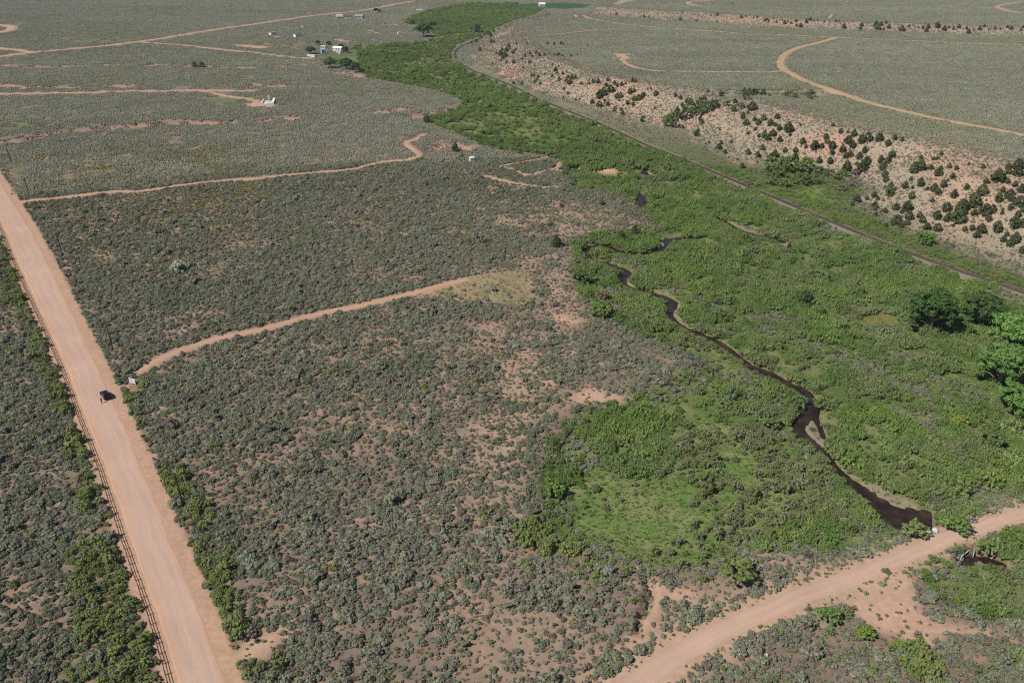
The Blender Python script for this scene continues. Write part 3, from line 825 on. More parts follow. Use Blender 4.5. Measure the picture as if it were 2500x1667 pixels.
county = ribbon("dirt_road", rl, rr, DIRT, 0.03, n=9, ragged=0.6)
tag(county, "wide pink dirt road running down the left side beside the rail fence", kind="structure")
road_labels = dict(track_beside_junction="narrow dirt track branching right from the county road towards the creek", track_to_clearing="dirt track from the sign to the tan grass clearing",
                   sandy_road="pale sandy road crossing the creek over the culvert", valley_track="thin dirt track across the sagebrush above the white foundation", pad_track="short dirt drive to the white foundation pad",
                   far_road="distant straight dirt road at top left", far_road_branch="short distant road joining the straight road at the left edge", ranch_track="faint track leading to the ranch sheds",
                   far_loop_road="distant hairpin bend of dirt road at the top left edge", mesa_road="dirt road curving over the sagebrush mesa at right", mesa_edge_track="thin track along the foot of the second mesa",
                   mesa_spur_track="thin track ending near the mesa rim", mesa_pad_track="track from the curving mesa road to the bare pad", upper_mesa_track="hairpin track at the top edge of the upper mesa",
                   upper_mesa_loop="hairpin track at the top right corner on the upper mesa", loop_trail="looping foot trail in the sage left of the upper creek", lower_trail="pale trail curving across the sage below the looping trail",
                   twin_track="short pale wheel ruts on the upper mesa")
for k, (c, w) in TRACKS.items():
    st = 1.5 if np.hypot(*c.mean(0)) < 420 else 4.0
    cw = resample(np.column_stack([c, w]), st)
    c, w = cw[:, :2], cw[:, 2]
    nn = normals2(c)
    m = SANDM if k == 'sandy_road' else (MESAT if 'mesa' in k or 'trail' in k or k == 'twin_track' else TRACKM)
    o = ribbon(dict(sandy_road="sandy_road", mesa_road="mesa_road", far_road="far_road").get(k, "dirt_track"), c + nn * w[:, None], c - nn * w[:, None], m, 0.05, n=6, ragged=0.5 if st < 2 else 0.35)
    tag(o, road_labels[k], kind="structure")

for i, (L, W) in enumerate(CREEKS):
    cw = resample(np.column_stack([L, W]), 1.2)
    nn = normals2(cw[:, :2])
    o = ribbon("creek_water", cw[:, :2] + nn * (cw[:, 2] + 0.7)[:, None], cw[:, :2] - nn * (cw[:, 2] + 0.7)[:, None], WATERM, 0, z=WATER + 0.002 * i, n=4)
    tag(o, ["narrow dark creek winding through the green willows", "thin side channel around the sand island", "stretch of creek with a sand spit below the railway", "short visible bend of dark creek among willows",
            "short dark notch of creek at the edge of the sagebrush flat", "glimpse of creek behind the pink sand bank"][i], kind="structure")
for i, Q in enumerate((POND, OUTLET)):
    Qc = Q.mean(0)
    big = Qc + (Q - Qc) * 1.0
    nrm = normals2(np.vstack([Q[-1:], Q, Q[:1]]))[1:-1]
    area = 0.5 * np.sum(Q[:, 0] * np.roll(Q[:, 1], -1) - np.roll(Q[:, 0], -1) * Q[:, 1])
    big = Q - nrm * np.sign(area) * 1.2
    bm = bmesh.new()
    f = bm.faces.new([bm.verts.new((p[0], p[1], WATER + 0.02 + 0.004 * i)) for p in big])
    bmesh.ops.triangulate(bm, faces=[f])
    me = bpy.data.meshes.new("pond_water"); bm.normal_update()
    if bm.faces[:][0].normal.z < 0:
        bmesh.ops.reverse_faces(bm, faces=bm.faces[:])
    bm.to_mesh(me); bm.free(); me.materials.append(WATERM)
    o = bpy.data.objects.new("pond_water", me); COL.objects.link(o)
    tag(o, ["dark still pool where the creek widens above the culvert", "dark pool below the culvert openings"][i], kind="structure")

# ------------------------------------------------------------------ railway
BALLAST = plain_mat("grey_tan_ballast", (0.17, 0.142, 0.112), 0.95, 0.25, 2.5)
RUST = plain_mat("rusty_steel", (0.085, 0.055, 0.042), 0.5, 0.3, 8, 0.5)
TIE = plain_mat("weathered_sleeper_wood", (0.11, 0.092, 0.075), 0.9, 0.35, 3)
rw = empty("railway_track")
tag(rw, "single railway line along the foot of the juniper bluff", "railway")
nn = normals2(RAIL)
gz = ground_z(RAIL)
k_ = np.ones(31) / 31
bed_z = np.convolve(np.pad(np.maximum(gz, FLOOR + 0.3), 15, mode='edge'), k_, 'valid') + 0.45
prof = [(-2.6, -1.4), (-1.45, 0.0), (1.45, 0.0), (2.6, -1.4)]
vs = np.concatenate([np.column_stack([RAIL + nn * o_, bed_z + z_]) for o_, z_ in prof])
m = len(RAIL)
fs = [(k * m + a, k * m + a + 1, (k + 1) * m + a + 1, (k + 1) * m + a) for k in range(3) for a in range(m - 1)]
ob = mesh_obj("ballast_bed", vs, fs, BALLAST, rw)
for s in (-0.72, 0.72):
    p4 = [(s - 0.06, 0.14), (s - 0.05, 0.31), (s + 0.05, 0.31), (s + 0.06, 0.14)]
    vs = np.concatenate([np.column_stack([RAIL + nn * o_, bed_z + z_]) for o_, z_ in p4])
    mesh_obj("rail", vs, [(k * m + a, k * m + a + 1, (k + 1) * m + a + 1, (k + 1) * m + a) for k in range(3) for a in range(m - 1)], RUST, rw)
fine_l = resample(np.column_stack([RAIL, bed_z]), 0.62)
tn = normals2(fine_l[:, :2]); tt_ = np.stack([tn[:, 1], -tn[:, 0]], 1)
ti = MB()
tv = []
for sx_, sy_ in ((-1.25, -0.12), (1.25, -0.12), (1.25, 0.12), (-1.25, 0.12)):
    for z_ in (0.02, 0.14):
        tv.append(np.column_stack([fine_l[:, :2] + tn * sx_ + tt_ * sy_, fine_l[:, 2] + z_]))
tv = np.stack(tv, 1).reshape(-1, 3)
base = [(1, 3, 5, 7), (0, 1, 3, 2), (2, 3, 5, 4), (4, 5, 7, 6), (6, 7, 1, 0)]
tf = [tuple(8 * a + q for q in f) for a in range(len(fine_l)) for f in base]
o = mesh_obj("sleepers", tv, tf, TIE, rw); o["kind"] = "stuff"

# ------------------------------------------------------------------ plants: shapes
def rdir(r, zmin=-0.2):
    while True:
        v = r.normal(size=3); v /= np.linalg.norm(v)
        if v[2] >= zmin:
            return v
ICO_V = None
def ico():
    global ICO_V
    if ICO_V is None:
        bm = bmesh.new(); bmesh.ops.create_icosphere(bm, subdivisions=1, radius=1.0)
        bm.verts.ensure_lookup_table()
        ICO_V = (np.array([v.co[:] for v in bm.verts]), [tuple(v.index for v in f.verts) for f in bm.faces]); bm.free()
    return ICO_V

def lump(mb, r, c, rad, n, size, core=0.8, up=0.3, aspect=1.6, core_mi=0):
    """a leafy lump: a knobbly little core wrapped in leaf sprays that face outwards"""
    c = np.asarray(c, float); rad = np.asarray(rad, float) * np.ones(3)
    if core > 0:
        V, F = ico()
        vv = c + V * rad * core * r.uniform(0.75, 1.15, (len(V), 1))
        mb.add(vv, F, core_mi)
    for _ in range(n):
        d = rdir(r, -0.35)
        p = c + d * rad * r.uniform(0.8, 1.12)
        nrm = d + r.normal(size=3) * 0.24 + np.array([0, 0, up * 0.6]); nrm /= np.linalg.norm(nrm)
        a = np.cross(nrm, r.normal(size=3)); a /= np.linalg.norm(a) + 1e-9
        bb = np.cross(nrm, a)
        s = size * r.uniform(0.6, 1.25)
        mb.add([p - a * s * 0.5 * aspect, p - bb * s * 0.4, p + a * s * 0.5 * aspect + nrm * s * 0.15, p + bb * s * 0.4], [(0, 1, 2, 3)], 0)

def twigs(mb, r, n, rad, h, mi=1, w=0.02):
    for _ in range(n):
        d = rdir(r, 0.15); e = d * np.array([rad, rad, h])
        s = np.cross(d, [0, 0, 1.0]); s = s / (np.linalg.norm(s) + 1e-6) * w
        mid = e * 0.55 + r.normal(size=3) * 0.06
        mb.add([-s, s, mid + s * 0.8, mid - s * 0.8], [(0, 1, 2, 3)], mi)
        mb.add([mid - s * 0.8, mid + s * 0.8, e + s * 0.3, e - s * 0.3], [(0, 1, 2, 3)], mi)

def sprays(mb, r, n, rad, h, w, L, z0=0.2):
    """thin leafy shoots that break the outline"""
    for _ in range(n):
        d = rdir(r, 0.05)
        p = d * np.array([rad[0], rad[1], h]) * r.uniform(0.75, 1.0) + np.array([0, 0, z0])
        dr = d * 0.7 + np.array([0, 0, 0.75]) + r.normal(size=3) * 0.3; dr /= np.linalg.norm(dr)
        sd_ = np.cross(dr, r.normal(size=3)); sd_ /= np.linalg.norm(sd_) + 1e-6
        l = L * r.uniform(0.5, 1.2)
        mb.add([p - sd_ * w, p + dr * l * 0.5 - sd_ * w * 1.3, p + dr * l, p + dr * l * 0.45 + sd_ * w * 1.3], [(0, 1, 2, 3)], 0)

def sage_mesh(seed):
    r = np.random.default_rng(seed); mb = MB()
    nc = int(r.integers(1, 4))
    for c_ in range(nc):
        off = np.array([*(np.clip(r.normal(size=2) * (0.0 if nc == 1 else 0.28), -0.4, 0.4)), 0.0]); sc = r.uniform(0.62, 1.0) if nc > 1 else 1.0
        n = int(r.integers(13, 19) * (0.75 if nc > 1 else 1.0))
        sx, sy = r.uniform(0.7, 1.2) * sc, r.uniform(0.7, 1.2) * sc
        for i in range(n):
            d = rdir(r, 0.0)
            q = r.uniform(0.45, 1.0) ** 0.5
            c = d * np.array([0.6 * sx, 0.6 * sy, 0.55 * sc]) * q + np.array([0, 0, 0.2 * sc]) + off
            lump(mb, r, c, r.uniform(0.12, 0.25), 9, 0.14, core=0.9)
        sprays(mb, r, 14, (0.62 * sx, 0.62 * sy), 0.62 * sc, 0.028, 0.24, 0.2)
    twigs(mb, r, 10, 0.65, 0.7)
    return mb

def tallsage_mesh(seed):          # greener, brushy shrub (rabbitbrush, greasewood) of the road sides
    r = np.random.default_rng(seed); mb = MB()
    for i in range(26):
        d = rdir(r, 0.0); q = r.uniform(0.4, 1.0) ** 0.5
        c = d * np.array([0.85, 0.72, 0.85]) * q + np.array([0, 0, 0.32]) + r.normal(size=3) * np.array([.12, .12, .02])
        lump(mb, r, c, (r.uniform(0.12, 0.24), r.uniform(0.12, 0.24), r.uniform(0.18, 0.34)), 10, 0.15, core=0.85)
    sprays(mb, r, 30, (0.85, 0.75), 0.95, 0.03, 0.42, 0.28)
    twigs(mb, r, 12, 0.7, 1.1)
    return mb

def willow_mesh(seed, spread=1.25, h=1.9):
    r = np.random.default_rng(seed); mb = MB()
    nc = 3
    cen = [np.array([*(r.normal(size=2) * spread * 0.32), 0.0]) for _ in range(nc)]
    for i in range(44):
        off = cen[i % nc]; hs = [1.0, 0.8, 0.65][i % nc]
        d = rdir(r, 0.02); q = r.uniform(0.35, 1.0) ** 0.5
        c = d * np.array([spread * 0.8, spread * 0.8, h * 0.6 * hs]) * q + np.array([0, 0, h * 0.34 * hs]) + off
        lump(mb, r, c, (r.uniform(0.14, 0.28), r.uniform(0.14, 0.28), r.uniform(0.22, 0.46)), 10, 0.18, core=0.82, up=0.25, aspect=2.0)
    sprays(mb, r, 50, (spread, spread), h * 0.68, 0.035, 0.6, h * 0.3)
    twigs(mb, r, 14, spread, h)
    return mb

def dead_mesh(seed):
    r = np.random.default_rng(seed); mb = MB()
    for _ in range(60):
        d = rdir(r, 0.1); L = r.uniform(0.6, 1.1)
        e = d * np.array([0.85, 0.85, 0.95]) * L
        s = np.cross(d, r.normal(size=3)); s = s / (np.linalg.norm(s) + 1e-6) * 0.03
        m = e * 0.5 + r.normal(size=3) * 0.08
        mb.add([-s, s, m + s, m - s], [(0, 1, 2, 3)], 0)
        for _k in range(3):
            e2 = m + (e - m) * r.uniform(0.7, 1.1) + r.normal(size=3) * 0.16
            mb.add([m - s * 0.9, m + s * 0.9, e2 + s * 0.5, e2 - s * 0.5], [(0, 1, 2, 3)], 0)
    for _ in range(10):
        d = rdir(r, 0.1)
        lump(mb, r, d * np.array([0.6, 0.6, 0.6]), 0.14, 5, 0.12, core=0.0)
    return mb

def tuft_mesh(seed):
    r = np.random.default_rng(seed); mb = MB()
    for _ in range(22):
        a = r.uniform(0, 2 * np.pi); lean = r.uniform(0.05, 0.3); hh = r.uniform(0.2, 0.42)
        p = np.array([math.cos(a), math.sin(a), 0]) * r.uniform(0, 0.16)
        e = p + np.array([math.cos(a) * lean, math.sin(a) * lean, hh])
        s = np.array([-math.sin(a), math.cos(a), 0]) * 0.035
        mb.add([p - s, p + s, e + s * 0.5, e - s * 0.5], [(0, 1, 2, 3)], 0)
    return mb

def patch_mesh(seed, half=3.9, n=52):
    """a stretch of low sagebrush as seen from far off: many small separate bushes, still real depth"""
    r = np.random.default_rng(seed); mb = MB()
    for _ in range(n):
        c = np.array([r.uniform(-half, half), r.uniform(-half, half), 0.0])
        s = r.uniform(0.42, 0.85)
        V, F = ico()
        vv = c + np.array([0, 0, 0.28 * s]) + V * np.array([0.66, 0.66, 0.5]) * s * r.uniform(0.7, 1.2, (len(V), 1))
        mb.add(vv, F, 0)
        for _k in range(7):
            d = rdir(r, 0.0)
            p = c + np.array([0, 0, 0.3 * s]) + d * np.array([0.62, 0.62, 0.5]) * s
            nrm = d + r.normal(size=3) * 0.5; nrm /= np.linalg.norm(nrm)
            a = np.cross(nrm, r.normal(size=3)); a /= np.linalg.norm(a) + 1e-9; bb = np.cross(nrm, a); q = 0.3 * s
            mb.add([p - a * q, p - bb * q * .7, p + a * q, p + bb * q * .7], [(0, 1, 2, 3)], 0)
    return mb

def juniper_crown(seed, slim=1.0):
    r = np.random.default_rng(seed); mb = MB()
    n = 58
    for i in range(n):
        t = r.uniform(0.0, 1.0)
        rad = 1.55 * slim * (math.sin(math.pi * min(1, (t * 0.82 + 0.2))) ** 0.75) * (1.0 - 0.35 * t)
        a = r.uniform(0, 2 * np.pi); q = r.uniform(0.45, 1.0) ** 0.5
        c = np.array([math.cos(a) * rad * q, math.sin(a) * rad * q, 0.35 + 3.1 * t])
        lump(mb, r, c, (r.uniform(0.28, 0.45), r.uniform(0.28, 0.45), r.uniform(0.3, 0.55)), 12, 0.26, core=0.8, up=0.4)
    return mb

def juniper_trunk(seed):
    r = np.random.default_rng(seed); mb = MB()
    mb.tube([(0, 0, -0.4), (0.04, 0.02, 0.5), (r.uniform(-.15, .15), r.uniform(-.15, .15), 1.6), (0.05, 0, 2.7)], [0.24, 0.17, 0.11, 0.03], 7)
    for _ in range(5):
        a = r.uniform(0, 6.28)
        mb.tube([(0.02, 0, 0.5), (math.cos(a) * .5, math.sin(a) * .5, 1.0), (math.cos(a) * 1.0, math.sin(a) * 1.0, 1.5)], [0.08, 0.05, 0.02], 5)
    return mb

def broad_tree(seed, H=13.0, W=12.0, n=120, cards=22, leaf=0.62, base=0.16):
    """crown and trunk of a cottonwood: clumps at the ends of limbs, gaps between"""
    r = np.random.default_rng(seed); cr = MB(); tr = MB()
    tips = []
    nl = 9
    lean = r.normal(size=2) * 0.03 * H
    top = np.array([lean[0], lean[1], H * 0.62])
    tr.tube([(0, 0, -0.5), (0, 0, H * 0.1), tuple(top * 0.55), tuple(top)], [H * 0.04, H * 0.03, H * 0.02, H * 0.006], 8)
    for k in range(nl):
        a = 2 * np.pi * k / nl + r.uniform(-.3, .3); z0 = r.uniform(0.12, 0.4) * H
        L = W * 0.5 * r.uniform(0.65, 0.95)
        e = np.array([math.cos(a) * L, math.sin(a) * L, z0 + H * r.uniform(0.12, 0.42)])
        m = np.array([math.cos(a) * L * .45, math.sin(a) * L * .45, z0 + (e[2] - z0) * 0.6])
        tr.tube([(0, 0, z0 * 0.8), tuple(m), tuple(e)], [H * 0.016, H * 0.010, H * 0.003], 6)
        tips += [e, m * 0.4 + e * 0.6]
    tips += [top, top * 0.9 + np.array([0, 0, H * 0.15])]
    for i in range(n):
        if i < len(tips) * 2:
            c = tips[i % len(tips)] + r.normal(size=3) * W * 0.06
        else:
            d = rdir(r, -0.25); q = r.uniform(0.35, 1.0) ** 0.4
            wob = 0.82 + 0.3 * math.sin(3 * math.atan2(d[1], d[0]) + seed) * (1 - abs(d[2])) + 0.12 * math.sin(5 * d[2] + seed)
            c = d * np.array([W * 0.47, W * 0.47, H * 0.44]) * q * wob + np.array([0, 0, H * (0.52 + base * 0.3)])
        if c[2] < H * base: c[2] = H * base + r.uniform(0, 0.15) * H
        s = W * r.uniform(0.055, 0.1)
        lump(cr, r, c, (s, s, s * 0.8), cards, leaf, core=0.72, up=0.35)
    return cr, tr

MLEAF = [LEAF, TWIG]
store_xy = [0]
def proto(name, mb, mats):
    return mb.build(name, mats)
def mesh_only(mb, name, mats):
    o = mb.build(name, mats); me = o.data; bpy.data.objects.remove(o); me.name = name
    return me

SAGE = [mesh_only(sage_mesh(100 + i), "sagebrush", MLEAF) for i in range(5)]
SHRUB = [mesh_only(tallsage_mesh(200 + i), "green_shrub", MLEAF) for i in range(4)]
WILLOW = [mesh_only(willow_mesh(300 + i, 1.15 + 0.12 * i, 2.0 - 0.15 * i), "willow_bush", MLEAF) for i in range(4)]
DEAD = [mesh_only(dead_mesh(400 + i), "bare_shrub", MLEAF) for i in range(3)]
TUFT = [mesh_only(tuft_mesh(500 + i), "grass_tuft", MLEAF) for i in range(3)]
PATCH = [mesh_only(patch_mesh(600 + i), "sage_patch", MLEAF) for i in range(5)]
JCROWN = [mesh_only(juniper_crown(700 + i, [1.0, 0.85, 1.12, 0.95][i]), "juniper_crown", MLEAF) for i in range(4)]
JTRUNK = [mesh_only(juniper_trunk(720 + i), "juniper_trunk", [DARKBARK]) for i in range(4)]

# ------------------------------------------------------------------ scattering
def cover_nodes(name, meshes):
    """geometry nodes that stand real plant meshes on every point of the object"""
    ng = bpy.data.node_groups.new(name, 'GeometryNodeTree')
    ng.interface.new_socket("Geometry", in_out='INPUT', socket_type='NodeSocketGeometry')
    ng.interface.new_socket("Geometry", in_out='OUTPUT', socket_type='NodeSocketGeometry')
    N = ng.nodes; Lk = ng.links
    gi = N.new("NodeGroupInput"); go = N.new("NodeGroupOutput")
    iop = N.new("GeometryNodeInstanceOnPoints")
    jn = N.new("GeometryNodeJoinGeometry")
    for me in reversed(meshes):
        holder = bpy.data.objects.new(me.name + "_source", me)       # never linked to the scene: only carries the shape
        oi = N.new("GeometryNodeObjectInfo"); oi.inputs["Object"].default_value = holder
        oi.inputs["As Instance"].default_value = True
        Lk.new(oi.outputs["Geometry"], jn.inputs[0])
    Lk.new(gi.outputs[0], iop.inputs["Points"])
    Lk.new(jn.outputs[0], iop.inputs["Instance"])
    iop.inputs["Pick Instance"].default_value = True
    def attr(nm, ty):
        a = N.new("GeometryNodeInputNamedAttribute"); a.data_type = ty; a.inputs["Name"].default_value = nm
        return a.outputs["Attribute"]
    Lk.new(attr("pick", 'INT'), iop.inputs["Instance Index"])
    e2r = N.new("FunctionNodeEulerToRotation")
    Lk.new(attr("turn", 'FLOAT_VECTOR'), e2r.inputs[0]); Lk.new(e2r.outputs[0], iop.inputs["Rotation"])
    Lk.new(attr("size", 'FLOAT_VECTOR'), iop.inputs["Scale"])
    Lk.new(iop.outputs[0], go.inputs[0])
    return ng

def cover(name, meshes, S, label, cat):
    n = len(S["p"])
    me = bpy.data.meshes.new(name)
    me.vertices.add(n); me.vertices.foreach_set("co", S["p"].astype(np.float32).ravel())
    for m in (LEAF, TWIG): me.materials.append(m)
    def put(nm, ty, arr, key):
        me.attributes.new(nm, ty, 'POINT').data.foreach_set(key, arr)
    put("turn", 'FLOAT_VECTOR', S["turn"].astype(np.float32).ravel(), "vector")
    put("size", 'FLOAT_VECTOR', S["size"].astype(np.float32).ravel(), "vector")
    put("pick", 'INT', S["pick"].astype(np.int32), "value")
    t4 = np.ones((n, 4), np.float32); t4[:, :3] = S["tint"]
    put("tint", 'FLOAT_COLOR', t4.ravel(), "color")
    o = bpy.data.objects.new(name, me); COL.objects.link(o)
    md = o.modifiers.new("cover", 'NODES'); md.node_group = cover_nodes(name, meshes)
    tag(o, label, cat, kind="stuff")
    return o

def make(P, size, tint, npick, flat=1.0):
    n = len(P)
    sz = np.asarray(size)[:, None] * rng.uniform(0.85, 1.18, (n, 3)); sz[:, 2] *= flat
    turn = np.zeros((n, 3)); turn[:, 2] = rng.uniform(0, 2 * np.pi, n); turn[:, :2] = rng.normal(0, 0.07, (n, 2))
    return dict(p=np.column_stack([P, ground_z(P)]), turn=turn, size=sz, tint=np.clip(tint, 0.004, 0.9), pick=rng.integers(0, npick, n))

def take(S, idx):
    return {k: v[idx] for k, v in S.items()}
def join(*SS):
    return {k: np.concatenate([s[k] for s in SS]) for k in SS[0]}

def singles(name, meshes, S, k, labeller, cat, extent):
    """the k plants that show largest become objects of their own; the rest is returned"""
    pr = project(S["p"])
    inside_f = (pr[:, 0] > 5) & (pr[:, 0] < 2495) & (pr[:, 1] > 12) & (pr[:, 1] < 1660)
    app = np.where(inside_f, S["size"].mean(1) / pr[:, 2], 0)
    order = np.argsort(-app)
    pick = order[:min(k, int(inside_f.sum()))]
    for q in pick:
        o = bpy.data.objects.new(name, meshes[int(S["pick"][q])])
        o.location = S["p"][q]; o.rotation_euler = S["turn"][q]; o.scale = S["size"][q]
        o["tint"] = [float(c) for c in S["tint"][q]]
        lab, grp = labeller(pr[q], S["p"][q], float(S["size"][q].mean()), S["tint"][q])
        tag(o, lab, cat, grp)
        COL.objects.link(o)
    rest = np.ones(len(app), bool); rest[pick] = False
    return take(S, np.nonzero(rest)[0])

def candidates(dens, r0, r1, half=47.0):
    a = math.radians(half)
    n = int(dens * a * (r1 * r1 - r0 * r0))
    r = np.sqrt(rng.uniform(r0 * r0, r1 * r1, n)); th = rng.uniform(-a, a, n)
    P = np.column_stack([r * np.sin(th), r * np.cos(th)])
    pr = project(np.column_stack([P, np.zeros(n)]))
    return P[(pr[:, 0] > -160) & (pr[:, 0] < 2660) & (pr[:, 1] < 1860) & (pr[:, 1] > -140)]

def clear_sight(P, size, hplant, fns, reach=(1.0, 2.0, 3.0, 4.2, 5.6, 7.2)):
    """plants on the near bank or verge stay low enough that the open strip behind them is seen, as in the photograph"""
    r = np.hypot(P[:, 0], P[:, 1]); u_ = P / r[:, None]; tanel = CAM_H / r
    lim = np.full(len(P), 9.0)
    for t in reach:
        Q = P + u_ * t
        hit = np.zeros(len(P), bool)
        for f in fns:
            hit |= f(Q) < 0.0
        lim = np.where(hit, np.minimum(lim, (t * tanel + 0.15) / hplant), lim)
    return np.minimum(size, lim)

def bars_clear(P):
    d = np.full(len(P), 1e3)
    for Q in BARS:
        near = (P[:, 0] > Q[:, 0].min() - 8) & (P[:, 0] < Q[:, 0].max() + 8) & (P[:, 1] > Q[:, 1].min() - 8) & (P[:, 1] < Q[:, 1].max() + 8)
        if near.any():
            d[near] = np.minimum(d[near], -sdist(P[near], Q))
    return d

BANK = G([(1375, 410), (1420, 405), (1500, 408), (1512, 424), (1440, 420)])
def bank_clear(P):
    return -sdist(P, BANK)

def tint_mix(n, cols, spread=0.10, field=None):
    cols = np.array(cols); w = rng.dirichlet([0.6] * len(cols), n) if field is None else field
    t = w @ cols
    return t * (1 + rng.normal(0, spread, (n, 1))) * (1 + rng.normal(0, 0.03, (n, 3)))

SAGE_T = [(0.225, 0.236, 0.158), (0.190, 0.212, 0.128), (0.265, 0.275, 0.200), (0.22, 0.195, 0.145)]
GREEN_T = [(0.215, 0.27, 0.07), (0.17, 0.228, 0.06), (0.26, 0.285, 0.10), (0.215, 0.225, 0.11)]
WILLOW_T = [(0.175, 0.268, 0.055), (0.120, 0.205, 0.044), (0.215, 0.265, 0.085), (0.215, 0.212, 0.125), (0.20, 0.24, 0.135)]
GREY_T = [(0.20, 0.175, 0.16), (0.17, 0.145, 0.125), (0.23, 0.205, 0.19)]

def region_values(P):
    d = {}
    d["valley"] = np.maximum(sdist(P, VALLEY), sdist(P, LOWER))
    d["mesa"] = inside(P, MESA)
    d["slope"] = slope_mask(P) * d["mesa"]
    d["road"] = road_clear(P); d["rail"] = rail_clear(P); d["water"] = water_clear(P)
    Pw = warp(P, 1.5)
    for k in ("meadow", "dotted", "tanmeadow", "clearing", "yellow", "sparse", "bare", "green", "lush", "field", "strip"):
        d[k] = zone(Pw, k)
    d["scarp"] = np.full(len(P), 99.0)
    for L, sz in SCARPS:
        d["scarp"] = np.minimum(d["scarp"], seg_dist(P, L))
    return d

# ---- near and middle ground, up to 440 m: single plants
P = candidates(1.5, 84, 440)
d = region_values(P)
x, y = P[:, 0], P[:, 1]
clus = 0.5 * fbm(x, y, 5.0, 51, 2) + 0.5 * fbm(x, y, 22.0, 52, 3)
u = rng.uniform(0, 1, len(P))
in_valley = d["valley"] > 0.5
flat_ = ~in_valley & (d["strip"] < 0.5)
dens = np.where(d["mesa"], 0.8, 0.60 + 0.38 * smooth(0.34, 0.52, clus))
dens = np.where(d["slope"] > 0.3, 0.62, dens)
dens *= 1 - 0.30 * d["sparse"] * smooth(0.6, 0.42, clus)
dens *= 1 - 0.97 * d["bare"]
dens *= 1 - 0.96 * d["clearing"]
dens *= 1 - 0.6 * d["lush"]
dens *= 1 - 0.35 * d["yellow"]
dens *= np.where(d["scarp"] < 3.5, 0.45, 1)
SIGN_P = on_ground([(325, 939)])[0]
u_s = SIGN_P / np.hypot(*SIGN_P)
sx_ = P - SIGN_P
along = sx_ @ u_s; across = np.abs(sx_[:, 0] * u_s[1] - sx_[:, 1] * u_s[0])
sign_clear = ~((along < 1.2) & (along > -5.5) & (across < 2.0))
ok = flat_ & (u < dens) & (d["road"] > 0.7) & (d["rail"] > 0.3) & sign_clear
Ps = P[ok]
size = rng.lognormal(-0.31, 0.38, len(Ps)) * (0.78 + 0.42 * smooth(0.35, 0.62, clus[ok]))
size *= np.where(d["slope"][ok] > 0.3, 0.52, 1.0) * np.where(d["mesa"][ok] & (d["slope"][ok] <= 0.3), 0.78, 1.0) * np.where(d["sparse"][ok] > 0.5, 0.82, 1.0)
size = clear_sight(Ps, size, 0.85, (lambda q: road_clear(q) + 0.5, lambda q: rail_clear(q) + 1.0))
tint = tint_mix(len(Ps), SAGE_T)
gmix = smooth(0.55, 0.75, fbm(Ps[:, 0], Ps[:, 1], 30, 61, 3))[:, None] * 0.35
tint = tint * (1 - gmix) + np.array([0.10, 0.13, 0.06]) * gmix
brown = (rng.uniform(0, 1, len(Ps)) < 0.10)
sl_k = (d["slope"][ok] > 0.3)[:, None] * 0.5
tint = tint * (1 - sl_k) + np.array([0.31, 0.28, 0.2]) * sl_k
tint[brown] = tint_mix(int(brown.sum()), [(0.22, 0.175, 0.14), (0.19, 0.165, 0.13)])
gz_ = d["green"][ok] * (rng.uniform(0, 1, len(Ps)) < 0.12 + 0.6 * smooth(0.44, 0.6, fbm(Ps[:, 0], Ps[:, 1], 11, 60, 2)))
scat_green = rng.uniform(0, 1, len(Ps)) < 0.022
to_green = (gz_ > 0.5) | scat_green
S_sage = make(Ps[~to_green], size[~to_green], tint[~to_green], len(SAGE), 0.95)
S_shrub = make(Ps[to_green], np.clip(size[to_green], 0.7, 1.6) * np.where(gz_[to_green] > 0.5, 1.08, 0.85), tint_mix(int(to_green.sum()), GREEN_T), len(SHRUB))

# willows and other creek-side growth
open_ = np.maximum(np.maximum(d["meadow"], d["tanmeadow"]), d["bare"])
wcl = 0.55 * fbm(x, y, 7.0, 53, 2) + 0.45 * fbm(x, y, 30.0, 54, 3)
wd = (0.04 + 0.40 * smooth(0.36, 0.52, wcl))
mead_d = np.full(len(P), -99.0)
for Q in ZONES['meadow'][:4]:
    near = np.hypot(x - Q[:, 0].mean(), y - Q[:, 1].mean()) < 90
    if near.any(): mead_d[near] = np.maximum(mead_d[near], sdist(P[near], Q))
rim = smooth(0.0, -11.0, mead_d + 5 * (fbm(x, y, 10, 58, 2) - 0.5))
wd = np.where(open_ > 0.5, 0.0, wd)
okw = in_valley & (u < wd) & (d["water"] > 0.7) & (bars_clear(P) > 0.6) & (d["rail"] > 0.2) & (d["road"] > 0.3)
oks = (~in_valley) & (d["strip"] > 0.5) & (u < 0.30) & (d["rail"] > 0.3) & (d["slope"] < 0.5)
Pw_ = P[okw | oks]
gw = fbm(Pw_[:, 0], Pw_[:, 1], 26, 62, 3)
g2_ = fbm(Pw_[:, 0], Pw_[:, 1], 9, 73, 2)
field = np.stack([1.6 * smooth(0.48, 0.62, gw) + 0.15, 1.6 * smooth(0.5, 0.36, g2_) + 0.12, rng.uniform(0, 0.8, len(gw)), 0.95 * rng.uniform(0.1, 1, len(gw)) * smooth(0.50, 0.36, fbm(Pw_[:, 0], Pw_[:, 1], 15, 63, 2)) + 0.05, rng.uniform(0, 1, len(gw)) ** 3], 1)
field /= field.sum(1, keepdims=True)
tw = tint_mix(len(Pw_), WILLOW_T, 0.1, field)
sw = rng.lognormal(-0.12, 0.25, len(Pw_)) * (0.72 + 0.55 * smooth(0.4, 0.62, wcl[okw | oks]))
sw *= np.where(oks[okw | oks], 0.6, 1.0) * (0.72 + 0.28 * rim[okw | oks])
sw *= np.where(sdist(Pw_, VALLEY) < 5, 0.75, 1.0)
sw = clear_sight(Pw_, sw, 2.8, (water_clear, bars_clear, bank_clear, road_clear))
kp = sw > 0.28
